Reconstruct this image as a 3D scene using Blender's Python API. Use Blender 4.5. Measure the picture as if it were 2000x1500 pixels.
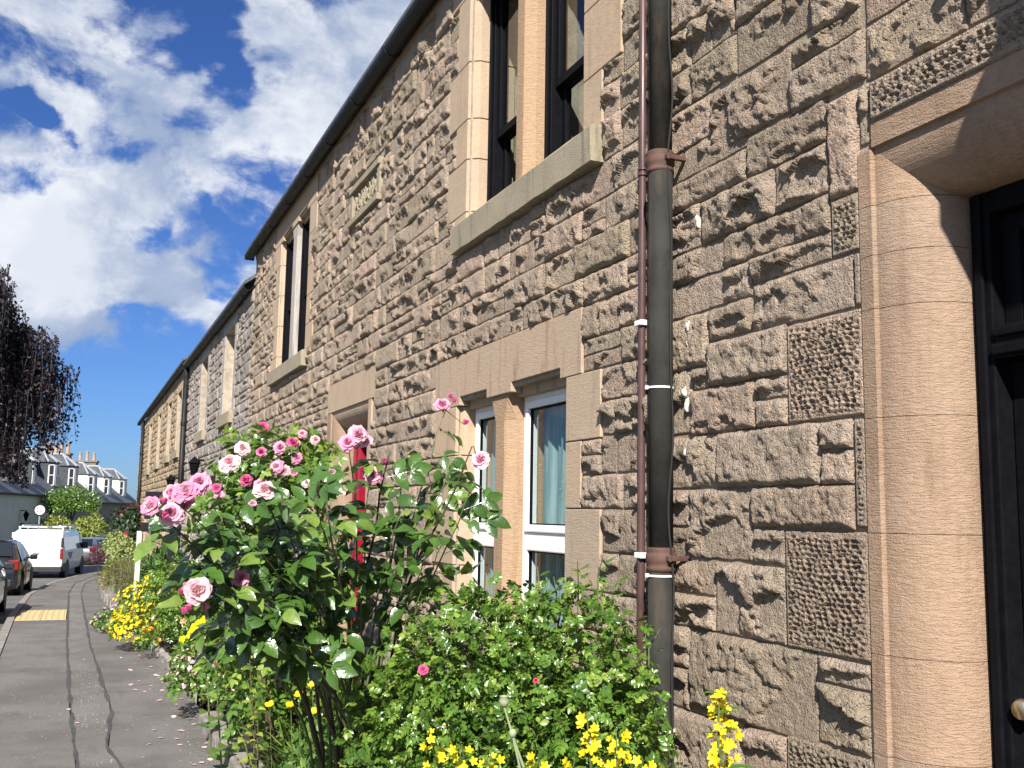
import bpy, math, random
import numpy as np
from mathutils import Matrix, Vector, noise as mnoise

for o in list(bpy.data.objects):
    bpy.data.objects.remove(o)
random.seed(11)
rng = np.random.default_rng(11)
SC = bpy.context.scene
COL = SC.collection
SLOPE = 0.025                      # the street falls away from the camera


def gz(y):
    return -SLOPE * y


# ------------------------------------------------------------------ camera
cam_d = bpy.data.cameras.new("camera")
cam = bpy.data.objects.new("camera", cam_d)
COL.objects.link(cam)
cam_d.sensor_fit = 'HORIZONTAL'
cam_d.sensor_width = 36.0
cam_d.lens = 35.64
cam_d.clip_start = 0.05
cam_d.clip_end = 3000
_Y = Vector((-850, -240, -1980)).normalized()
_Z = Vector((244, 15400, -1980))
_Z = (_Z - _Y * _Z.dot(_Y)).normalized()
_X = _Y.cross(_Z)
cam.matrix_world = Matrix.Translation((-2.25, 0, 1.55)) @ Matrix((_X, _Y, _Z)).to_4x4()
SC.camera = cam

# ------------------------------------------------------------------ light
SUN = Vector((-1.0, -1.85, 1.65)).normalized()      # towards the sun
sun_el = math.asin(SUN.z)
sd = bpy.data.lights.new("sun", 'SUN')
sd.energy = 5.0
sd.angle = math.radians(0.55)
sd.color = (1.0, 0.955, 0.88)
so = bpy.data.objects.new("sun", sd)
COL.objects.link(so)
so.rotation_euler = SUN.to_track_quat('Z', 'Y').to_euler()
so.location = (-20, -30, 30)
SC.view_settings.view_transform = 'Standard'
SC.view_settings.look = 'None'
SC.view_settings.gamma = 1.0
SC.view_settings.exposure = 0.92
SC.view_settings.use_curve_mapping = False


class NT:
    """small node-tree helper"""
    def __init__(s, tree):
        s.t = tree
        s.n = tree.nodes
        s.l = tree.links

    def new(s, kind, **kw):
        n = s.n.new(kind)
        for k, v in kw.items():
            if k.startswith('i_'):
                n.inputs[k[2:].replace('_', ' ')].default_value = v
            else:
                setattr(n, k, v)
        return n

    def link(s, a, b):
        s.l.new(a, b)

    def put(s, sock, v):
        if hasattr(v, 'is_output') or isinstance(v, bpy.types.NodeSocket):
            s.l.new(v, sock)
        else:
            sock.default_value = v

    def math(s, op, a, b=0.0, c=None, clamp=False):
        n = s.n.new('ShaderNodeMath')
        n.operation = op
        n.use_clamp = clamp
        s.put(n.inputs[0], a)
        s.put(n.inputs[1], b)
        if c is not None:
            s.put(n.inputs[2], c)
        return n.outputs[0]

    def vmath(s, op, a, b=None):
        n = s.n.new('ShaderNodeVectorMath')
        n.operation = op
        s.put(n.inputs[0], a)
        if b is not None:
            s.put(n.inputs[1], b)
        return n.outputs['Value'] if op in ('DOT_PRODUCT', 'LENGTH') else n.outputs[0]

    def noise(s, vec, scale, detail=4, rough=0.55, dist=0.0):
        n = s.n.new('ShaderNodeTexNoise')
        s.l.new(vec, n.inputs['Vector'])
        n.inputs['Scale'].default_value = scale
        n.inputs['Detail'].default_value = detail
        n.inputs['Roughness'].default_value = rough
        n.inputs['Distortion'].default_value = dist
        return n.outputs['Fac']

    def voro(s, vec, scale, feature='F1'):
        n = s.n.new('ShaderNodeTexVoronoi')
        n.feature = feature
        s.l.new(vec, n.inputs['Vector'])
        n.inputs['Scale'].default_value = scale
        return n.outputs['Distance']

    def rng(s, v, a, b, c=0.0, d=1.0, smooth=True):
        n = s.n.new('ShaderNodeMapRange')
        n.interpolation_type = 'SMOOTHSTEP' if smooth else 'LINEAR'
        s.put(n.inputs[0], v)
        for i, q in enumerate((a, b, c, d)):
            n.inputs[1 + i].default_value = q
        return n.outputs[0]

    def mix(s, f, a, b, mode='MIX'):
        n = s.n.new('ShaderNodeMix')
        n.data_type = 'RGBA'
        n.blend_type = mode
        s.put(n.inputs[0], f)
        for sock, v in ((n.inputs[6], a), (n.inputs[7], b)):
            if isinstance(v, (tuple, list)):
                sock.default_value = (*v[:3], 1)
            else:
                s.l.new(v, sock)
        return n.outputs[2]

    def scalev(s, vec, sc):
        n = s.n.new('ShaderNodeVectorMath')
        n.operation = 'MULTIPLY'
        s.l.new(vec, n.inputs[0])
        n.inputs[1].default_value = sc
        return n.outputs[0]


# ------------------------------------------------------------------ sky with broken cloud
# banks and gaps of the cloud field: (direction, angular radius, weight)
CLOUDS = [
    ((0.0328, 0.9858, 0.1645), 0.086, 0.17),
    ((-0.0231, 0.9869, 0.1598), 0.076, 0.14),
    ((0.0988, 0.9771, 0.1884), 0.045, 0.10),
    ((-0.0144, 0.9368, 0.3496), 0.131, 0.20),
    ((-0.0497, 0.9188, 0.3916), 0.081, 0.10),
    ((0.1593, 0.9109, 0.3806), 0.096, 0.26),
    ((0.1737, 0.8789, 0.4443), 0.081, 0.20),
    ((0.1320, 0.9481, 0.2892), 0.076, 0.14),
    ((-0.0000, 0.9801, 0.1984), 0.116, 0.22),
    ((-0.0518, 0.9742, 0.2196), 0.081, 0.12),
    ((0.1136, 0.9780, 0.1751), 0.056, 0.18),
    ((0.0683, 0.9836, 0.1672), 0.061, 0.10),
    ((0.0901, 0.9057, 0.4143), 0.043, -0.36),
    ((0.0909, 0.9276, 0.3624), 0.030, -0.32),
    ((0.0654, 0.9609, 0.2690), 0.035, -0.30),
    ((0.0325, 0.9642, 0.2631), 0.028, -0.20),
    ((-0.0468, 0.9385, 0.3421), 0.025, -0.34),
    ((0.1040, 0.9721, 0.2101), 0.028, -0.28),
    ((0.0289, 0.9956, 0.0893), 0.096, -0.34),
    ((0.0338, 0.8995, 0.4357), 0.056, -0.22),
    ((-0.0699, 0.9652, 0.2521), 0.030, -0.20),
]
world = bpy.data.worlds.new("World")
SC.world = world
world.use_nodes = True
w = NT(world.node_tree)
w.n.clear()
sky = w.new('ShaderNodeTexSky')
sky.sky_type = 'NISHITA'
sky.sun_disc = False
sky.sun_elevation = sun_el
sky.sun_rotation = math.atan2(SUN.x, SUN.y)
sky.air_density = 1.0
sky.dust_density = 0.3
sky.ozone_density = 2.2
tc = w.new('ShaderNodeTexCoord')
gen = tc.outputs['Generated']
sep = w.new('ShaderNodeSeparateXYZ')
w.link(gen, sep.inputs[0])
# cumulus: noise over the sky dome, flattened towards the base
cl = w.scalev(gen, (1.0, 1.0, 1.35))
warp = w.new('ShaderNodeTexNoise')
w.link(cl, warp.inputs['Vector'])
warp.inputs['Scale'].default_value = 5.0
warp.inputs['Detail'].default_value = 4
wv = w.vmath('ADD', cl, w.scalev(w.vmath('SUBTRACT', warp.outputs['Color'], (0.5, 0.5, 0.5)), (0.10, 0.10, 0.10)))
big = w.noise(wv, 4.2, 3, 0.5)
fine = w.noise(wv, 11.0, 10, 0.60, 0.15)
cover = w.math('ADD', w.math('MULTIPLY', w.math('SUBTRACT', big, 0.5), 1.0), w.math('MULTIPLY', w.math('SUBTRACT', fine, 0.5), 1.15))
cover = w.math('ADD', cover, 0.60)
w2 = w.new('ShaderNodeTexNoise')
w.link(cl, w2.inputs['Vector'])
w2.inputs['Scale'].default_value = 9.0
w2.inputs['Detail'].default_value = 6
nd = w.vmath('ADD', w.vmath('NORMALIZE', gen), w.scalev(w.vmath('SUBTRACT', w2.outputs['Color'], (0.5, 0.5, 0.5)), (0.16, 0.16, 0.16)))
nd = w.vmath('NORMALIZE', nd)
for d_, a_, wt in CLOUDS:
    dt = w.vmath('DOT_PRODUCT', nd, d_)
    cover = w.math('ADD', cover, w.rng(dt, math.cos(a_ * 1.25), math.cos(a_ * 0.25), 0.0, wt * (0.8 if wt < 0 else 0.55)))
mask = w.rng(cover, 0.535, 0.75)
thick = w.rng(cover, 0.66, 0.98)
sh = w.noise(w.vmath('ADD', wv, (0.02, 0.03, -0.03)), 7.5, 8, 0.62)
ccol = w.mix(w.rng(sh, 0.38, 0.62), (3.8, 4.8, 6.8), (10.0, 10.3, 10.8))
ccol = w.mix(w.math('MULTIPLY', thick, 0.35), ccol, (6.6, 7.2, 8.4))
skyc = w.mix(1.0, sky.outputs[0], (0.40, 0.64, 1.14), 'MULTIPLY')
final = w.mix(w.math('MULTIPLY', mask, 0.93), skyc, ccol)
bg = w.new('ShaderNodeBackground')
w.link(final, bg.inputs[0])
bg.inputs[1].default_value = 0.05
wo = w.new('ShaderNodeOutputWorld')
w.link(bg.outputs[0], wo.inputs[0])


# ------------------------------------------------------------------ materials
def material(name, col=(0.5, 0.5, 0.5), rough=0.6, metal=0.0, spec=0.5):
    m = bpy.data.materials.new(name)
    m.use_nodes = True
    t = NT(m.node_tree)
    b = t.n['Principled BSDF']
    b.inputs['Base Color'].default_value = (*col, 1)
    b.inputs['Roughness'].default_value = rough
    b.inputs['Metallic'].default_value = metal
    b.inputs['Specular IOR Level'].default_value = spec
    m['t'] = 0
    return m, t, b


def bump(t, b, height, strength, dist):
    n = t.new('ShaderNodeBump')
    n.inputs['Strength'].default_value = strength
    n.inputs['Distance'].default_value = dist
    t.link(height, n.inputs['Height'])
    t.link(n.outputs[0], b.inputs['Normal'])


def wpos(t):
    return t.new('ShaderNodeNewGeometry').outputs['Position']


def tinta(t):
    a = t.new('ShaderNodeAttribute')
    a.attribute_name = 'tint'
    return a.outputs['Fac']


M = {}


def rock_material(name, c0, c1, c2, grey, stain=0.35, pit=1.0):
    m, t, b = material(name, rough=0.92, spec=0.25)
    p = wpos(t)
    ti = tinta(t)
    col = t.mix(t.rng(ti, 0.1, 0.55), c0, c1)
    col = t.mix(t.rng(ti, 0.6, 1.0), col, c2)
    t2 = t.math('FRACT', t.math('MULTIPLY', ti, 7.31))
    col = t.mix(t.rng(t2, 0.68, 0.92, 0, 0.28), col, (c1[0] * .92, c1[1] * 1.0, c1[2] * .82))
    col = t.mix(t.rng(t2, 0.30, 0.08, 0, 0.2), col, (c2[0] * 1.12, c2[1] * 1.0, c2[2] * .98))
    t3 = t.math('FRACT', t.math('MULTIPLY', ti, 23.7))
    col = t.mix(t.rng(t3, 0.72, 1.0, 0, 0.3), col, (c0[0] * .70, c0[1] * .70, c0[2] * .70))
    n1 = t.noise(p, 2.2, 5, 0.6)
    n2 = t.noise(p, 26, 6, 0.7)
    n3 = t.noise(p, 170, 3, 0.7)
    col = t.mix(t.rng(n1, 0.46, 0.72, 0, stain), col, grey)
    col = t.mix(t.rng(t.noise(p, 60, 5, 0.75), 0.46, 0.66, 0.0, 0.6), col, (c0[0] * .5, c0[1] * .47, c0[2] * .43))
    col = t.mix(t.rng(n3, 0.5, 0.75, 0.0, 0.35), col, (c2[0] * 1.25, c2[1] * 1.2, c2[2] * 1.15))
    streak = t.noise(t.scalev(p, (6, 6, 0.7)), 3.2, 5, 0.6)
    col = t.mix(t.rng(streak, 0.55, 0.74, 0, 0.45), col, (0.10, 0.085, 0.07))
    t.link(col, b.inputs['Base Color'])
    h = t.math('ADD', t.math('MULTIPLY', n2, 0.9), t.math('MULTIPLY', t.noise(p, 75, 5, 0.75), 0.75 * pit))
    h = t.math('ADD', h, t.math('MULTIPLY', t.rng(t.voro(p, 95), 0.0, 0.5), 0.35 * pit))
    bump(t, b, h, 1.0, 0.026)
    M[name] = m
    return m


rock_material('sandstone', (0.38, 0.30, 0.225), (0.49, 0.385, 0.30), (0.54, 0.405, 0.31), (0.37, 0.315, 0.225), 0.55)
rock_material('greystone', (0.36, 0.31, 0.275), (0.42, 0.37, 0.33), (0.47, 0.40, 0.345), (0.25, 0.235, 0.22), 0.55)
rock_material('brownstone', (0.37, 0.28, 0.18), (0.45, 0.35, 0.235), (0.50, 0.37, 0.235), (0.27, 0.22, 0.17), 0.45)


def ashlar(name, c0, c1, tool=0.0, stain=0.4, dark=(0.16, 0.13, 0.10), grain=1.0):
    m, t, b = material(name, rough=0.9, spec=0.25)
    p = wpos(t)
    ti = tinta(t)
    n1 = t.noise(p, 3.0, 5, 0.6)
    n2 = t.noise(p, 40, 5, 0.7)
    n3 = t.noise(p, 240, 2, 0.6)
    col = t.mix(t.rng(n1, 0.35, 0.65), c0, c1)
    col = t.mix(t.math('MULTIPLY', ti, 0.5), col, (c1[0] * 1.12, c1[1] * 1.0, c1[2] * 0.88))
    col = t.mix(t.rng(n2, 0.4, 0.7, 0, 0.3), col, (c0[0] * .7, c0[1] * .66, c0[2] * .6))
    st = t.noise(t.scalev(p, (5, 5, 0.6)), 2.6, 4, 0.6)
    col = t.mix(t.rng(st, 0.52, 0.72, 0, stain), col, dark)
    t.link(col, b.inputs['Base Color'])
    h = t.math('ADD', t.math('MULTIPLY', n3, 0.35 * grain), t.math('MULTIPLY', n2, 0.28))
    if tool:
        tl_ = t.noise(t.scalev(p, (22, 22, 120)), 1.0, 3, 0.6, 1.0)
        h = t.math('ADD', h, t.math('MULTIPLY', t.rng(tl_, 0.35, 0.65), tool))
    bump(t, b, h, 0.85, 0.008)
    M[name] = m
    return m


ashlar('jamb', (0.29, 0.205, 0.145), (0.355, 0.255, 0.185), 0.24, 0.5, (0.20, 0.125, 0.085), 1.6)
ashlar('ashlar', (0.40, 0.315, 0.235), (0.46, 0.35, 0.25), 0.12, 0.3, (0.22, 0.155, 0.105))
ashlar('ashlar_orange', (0.36, 0.26, 0.175), (0.40, 0.275, 0.175), 0.25, 0.4, (0.22, 0.125, 0.07))
ashlar('ashlar_red', (0.41, 0.32, 0.24), (0.44, 0.33, 0.24), 0.12, 0.75, (0.28, 0.155, 0.10))
ashlar('ashlar_grey', (0.32, 0.30, 0.28), (0.40, 0.375, 0.35), 0.0, 0.6, (0.10, 0.095, 0.09))
ashlar('sillstone', (0.30, 0.265, 0.195), (0.37, 0.32, 0.235), 0.0, 0.6, (0.13, 0.115, 0.085), 2.5)

m, t, b = material('mortar', rough=0.95, spec=0.2)
p = wpos(t)
t.link(t.mix(t.rng(t.noise(p, 9, 6, 0.7), 0.35, 0.65), (0.32, 0.26, 0.195), (0.46, 0.385, 0.30)), b.inputs['Base Color'])
bump(t, b, t.noise(p, 130, 5, 0.75), 0.9, 0.012)
M['mortar'] = m


def simple(name, col, rough=0.5, metal=0.0, var=0.12, scale=8.0, bmp=0.0, spec=0.5, dirt=None, coat=0.0):
    m, t, b = material(name, col, rough, metal, spec)
    p = t.new('ShaderNodeTexCoord').outputs['Object']
    n = t.noise(p, scale, 5, 0.65)
    hi = tuple(min(1, c * (1 + var)) for c in col)
    lo = tuple(c * (1 - var) for c in col)
    c = t.mix(t.rng(n, 0.3, 0.7), lo, hi)
    if dirt:
        c = t.mix(t.rng(t.noise(t.scalev(p, (3, 3, 0.8)), scale * .6, 5, 0.7), 0.48, 0.7, 0, 0.7), c, dirt)
    t.link(c, b.inputs['Base Color'])
    t.link(t.rng(n, 0.2, 0.8, max(0.02, rough - .08), min(1, rough + .08)), b.inputs['Roughness'])
    if coat:
        b.inputs['Coat Weight'].default_value = coat
        b.inputs['Coat Roughness'].default_value = 0.04
    if bmp:
        bump(t, b, t.noise(p, scale * 9, 4, 0.7), 0.6, bmp)
    M[name] = m
    return m


simple('black_paint', (0.006, 0.006, 0.008), 0.55, var=0.2, scale=20, spec=0.05)
simple('gutter_black', (0.010, 0.010, 0.010), 0.55, var=0.3, scale=9, dirt=(0.028, 0.024, 0.02), spec=0.3)
simple('pipe_iron', (0.026, 0.025, 0.022), 0.8, var=0.3, scale=7, spec=0.25, dirt=(0.06, 0.044, 0.03), bmp=0.002)
simple('pipe_rust', (0.085, 0.042, 0.03), 0.75, var=0.3, scale=14, bmp=0.002)
simple('pipe_brown', (0.085, 0.045, 0.042), 0.42, var=0.15, scale=8)
simple('white_plastic', (0.80, 0.80, 0.78), 0.4, var=0.04)
simple('white_paint', (0.78, 0.77, 0.74), 0.5, var=0.06)
simple('red_paint', (0.24, 0.006, 0.024), 0.35, var=0.15)
simple('brass', (0.55, 0.45, 0.30), 0.3, 0.9)
simple('slate', (0.075, 0.08, 0.088), 0.55, var=0.35, scale=5, bmp=0.01)
simple('lead', (0.30, 0.32, 0.35), 0.45, var=0.15, scale=4)
simple('filler', (0.56, 0.50, 0.42), 0.9, var=0.08, scale=40, bmp=0.003)
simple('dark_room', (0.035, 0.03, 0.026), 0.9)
simple('blind', (0.42, 0.33, 0.24), 0.9, var=0.1)


def glass_material(name, tintc=(0.8, 0.85, 0.85), refl=1.0):
    m = bpy.data.materials.new(name)
    m.use_nodes = True
    t = NT(m.node_tree)
    t.n.clear()
    out = t.new('ShaderNodeOutputMaterial')
    tr = t.new('ShaderNodeBsdfTransparent')
    tr.inputs[0].default_value = (*tintc, 1)
    gl = t.new('ShaderNodeBsdfGlossy')
    gl.inputs['Roughness'].default_value = 0.015
    fr = t.new('ShaderNodeFresnel')
    fr.inputs[0].default_value = 1.52
    mx = t.new('ShaderNodeMixShader')
    gb = t.new('ShaderNodeNewGeometry')
    front = t.math('SUBTRACT', 1.0, gb.outputs['Backfacing'])
    t.link(t.math('MULTIPLY', t.math('MULTIPLY', fr.outputs[0], refl * 1.6, clamp=True), front), mx.inputs[0])
    t.link(tr.outputs[0], mx.inputs[1])
    t.link(gl.outputs[0], mx.inputs[2])
    t.link(mx.outputs[0], out.inputs[0])
    M[name] = m
    return m


glass_material('glass', (0.86, 0.9, 0.9), 0.75)

m, t, b = material('curtain', rough=0.9)
p = t.new('ShaderNodeTexCoord').outputs['Object']
t.link(t.mix(t.rng(t.noise(t.scalev(p, (1, 9, .3)), 6, 3), 0.3, 0.7), (0.15, 0.225, 0.23), (0.33, 0.42, 0.42)), b.inputs['Base Color'])
M['curtain'] = m
m, t, b = material('net_curtain', (0.55, 0.5, 0.42), rough=0.9)
M['net_curtain'] = m

# ------------------------------------------------------------------ mesh helpers


def put_tint(me, tint):
    a = me.attributes.new('tint', 'FLOAT', 'POINT')
    n = len(me.vertices)
    if np.isscalar(tint):
        tint = np.full(n, tint)
    a.data.foreach_set('value', np.asarray(tint, dtype=np.float32))


def mesh_from(name, V, F, smooth=False, tint=None):
    me = bpy.data.meshes.new(name)
    V = np.asarray(V, dtype=np.float32)
    if isinstance(F, np.ndarray):
        k = F.shape[1]
        me.vertices.add(len(V))
        me.vertices.foreach_set('co', V.ravel())
        me.loops.add(F.size)
        me.loops.foreach_set('vertex_index', F.ravel().astype(np.int32))
        me.polygons.add(len(F))
        me.polygons.foreach_set('loop_start', (np.arange(len(F)) * k).astype(np.int32))
        me.update(calc_edges=True)
    else:
        me.from_pydata(V.tolist(), [], [tuple(int(i) for i in f) for f in F])
    if smooth:
        me.polygons.foreach_set('use_smooth', np.ones(len(me.polygons), dtype=bool))
    if tint is not None:
        put_tint(me, tint)
    return me


def link(name, me, mat=None, parent=None, kind=None):
    o = bpy.data.objects.new(name, me)
    COL.objects.link(o)
    if mat is not None and not me.materials:
        me.materials.append(M[mat] if isinstance(mat, str) else mat)
    if parent is not None:
        o.parent = parent
        o.matrix_parent_inverse = PINV(parent)
    if kind:
        o['kind'] = kind
    return o


def PINV(parent):
    """inverse world matrix of a parent (no depsgraph needed)"""
    mw = parent.matrix_basis.copy()
    q = parent
    while q.parent is not None:
        mw = q.parent.matrix_basis @ q.matrix_parent_inverse @ mw
        q = q.parent
    return mw.inverted()


def tag(o, label=None, cat=None, group=None, kind=None):
    if label:
        o['label'] = label
    if cat:
        o['category'] = cat
    if group:
        o['group'] = group
    if kind:
        o['kind'] = kind
    return o


def thing(name, loc, label, cat, group=None, rotz=0.0):
    o = bpy.data.objects.new(name, None)
    COL.objects.link(o)
    o.location = loc
    o.rotation_euler = (0, 0, rotz)
    o.empty_display_size = 0.2
    return tag(o, label, cat, group)


class MB:
    def __init__(s):
        s.V = []
        s.F = []

    def add(s, V, F):
        k = len(s.V)
        s.V += [tuple(v) for v in V]
        s.F += [tuple(i + k for i in f) for f in F]
        return s

    def box(s, a, b, mat=None):
        (x0, y0, z0), (x1, y1, z1) = a, b
        V = [(x0, y0, z0), (x1, y0, z0), (x1, y1, z0), (x0, y1, z0), (x0, y0, z1), (x1, y0, z1), (x1, y1, z1), (x0, y1, z1)]
        F = [(0, 3, 2, 1), (4, 5, 6, 7), (0, 1, 5, 4), (1, 2, 6, 5), (2, 3, 7, 6), (3, 0, 4, 7)]
        if mat is not None:
            V = [tuple(mat @ Vector(v)) for v in V]
        return s.add(V, F)

    def prism(s, poly, axis, a, b):
        """extrude a 2D polygon (in the plane normal to axis) from a to b"""
        n = len(poly)
        def P(u, v, w_):
            return {'x': (w_, u, v), 'y': (u, w_, v), 'z': (u, v, w_)}[axis]
        V = [P(u, v, a) for u, v in poly] + [P(u, v, b) for u, v in poly]
        F = [tuple(range(n)), tuple(range(2 * n - 1, n - 1, -1))]
        F += [(i, i + n, (i + 1) % n + n, (i + 1) % n) for i in range(n)]
        return s.add(V, F)

    def tube(s, pts, rad, n=8, cap=True):
        pts = [Vector(q) for q in pts]
        if np.isscalar(rad):
            rad = [rad] * len(pts)
        V, F = [], []
        up = Vector((0.13, 0.21, 1)).normalized()
        prev = None
        for i, q in enumerate(pts):
            d = (pts[min(i + 1, len(pts) - 1)] - pts[max(i - 1, 0)])
            d = d.normalized() if d.length > 1e-9 else Vector((0, 0, 1))
            if prev is None:
                a = d.cross(up)
                if a.length < 0.05:
                    a = d.cross(Vector((1, 0.1, 0)))
            else:
                a = prev - d * prev.dot(d)
            a.normalize()
            prev = a
            c = d.cross(a)
            for j in range(n):
                th = 2 * math.pi * j / n
                V.append(tuple(q + (a * math.cos(th) + c * math.sin(th)) * rad[i]))
        for i in range(len(pts) - 1):
            for j in range(n):
                j2 = (j + 1) % n
                F.append((i * n + j, i * n + j2, (i + 1) * n + j2, (i + 1) * n + j))
        if cap:
            F.append(tuple(range(n - 1, -1, -1)))
            F.append(tuple((len(pts) - 1) * n + j for j in range(n)))
        return s.add(V, F)

    def lathe(s, prof, c, n=16, axis='z'):
        """prof: (r, h) list around an axis through c"""
        V, F = [], []
        for r, h in prof:
            for j in range(n):
                th = 2 * math.pi * j / n
                a, b_ = r * math.cos(th), r * math.sin(th)
                q = {'z': (a, b_, h), 'x': (h, a, b_), 'y': (b_, h, a)}[axis]
                V.append((c[0] + q[0], c[1] + q[1], c[2] + q[2]))
        k = len(prof)
        for i in range(k - 1):
            for j in range(n):
                j2 = (j + 1) % n
                F.append((i * n + j, i * n + j2, (i + 1) * n + j2, (i + 1) * n + j))
        F.append(tuple(range(n - 1, -1, -1)))
        F.append(tuple((k - 1) * n + j for j in range(n)))
        return s.add(V, F)

    def build(s, name, mat, parent=None, smooth=False, tint=None, bevel=0.0, kind=None, seg=2):
        me = mesh_from(name, s.V, s.F, smooth, tint if tint is not None else 0.5)
        o = link(name, me, mat, parent, kind)
        if bevel:
            md = o.modifiers.new('bevel', 'BEVEL')
            md.width = bevel
            md.segments = seg
            md.limit_method = 'ANGLE'
            md.angle_limit = math.radians(35)
        return o


def box(name, a, b, mat, parent=None, bevel=0.0, tint=None, kind=None):
    return MB().box(a, b).build(name, mat, parent, tint=tint, bevel=bevel, kind=kind)


# ---- value noise in numpy
def _h(ix, iy, seed):
    n = (ix.astype(np.int64) * 374761393 + iy.astype(np.int64) * 668265263 + seed * 974634749) & 0xffffffff
    n = ((n ^ (n >> 13)) * 1274126177) & 0xffffffff
    n = (n ^ (n >> 16)) & 0xffff
    return n.astype(np.float64) / 32767.5 - 1.0


def vn(x, y, seed=0):
    ix, iy = np.floor(x), np.floor(y)
    fx, fy = x - ix, y - iy
    ux, uy = fx * fx * (3 - 2 * fx), fy * fy * (3 - 2 * fy)
    a, b_ = _h(ix, iy, seed), _h(ix + 1, iy, seed)
    c, d = _h(ix, iy + 1, seed), _h(ix + 1, iy + 1, seed)
    return (a + (b_ - a) * ux) * (1 - uy) + (c + (d - c) * ux) * uy


def fbm(x, y, seed=0, octv=4, g=0.5):
    v, a, tot = 0.0, 1.0, 0.0
    for k in range(octv):
        v = v + a * vn(x * 2 ** k + 17.3 * k, y * 2 ** k - 9.1 * k, seed + k)
        tot += a
        a *= g
    return v / tot


def sstep(a, b_, x):
    q = np.clip((x - a) / (b_ - a), 0, 1)
    return q * q * (3 - 2 * q)


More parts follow.
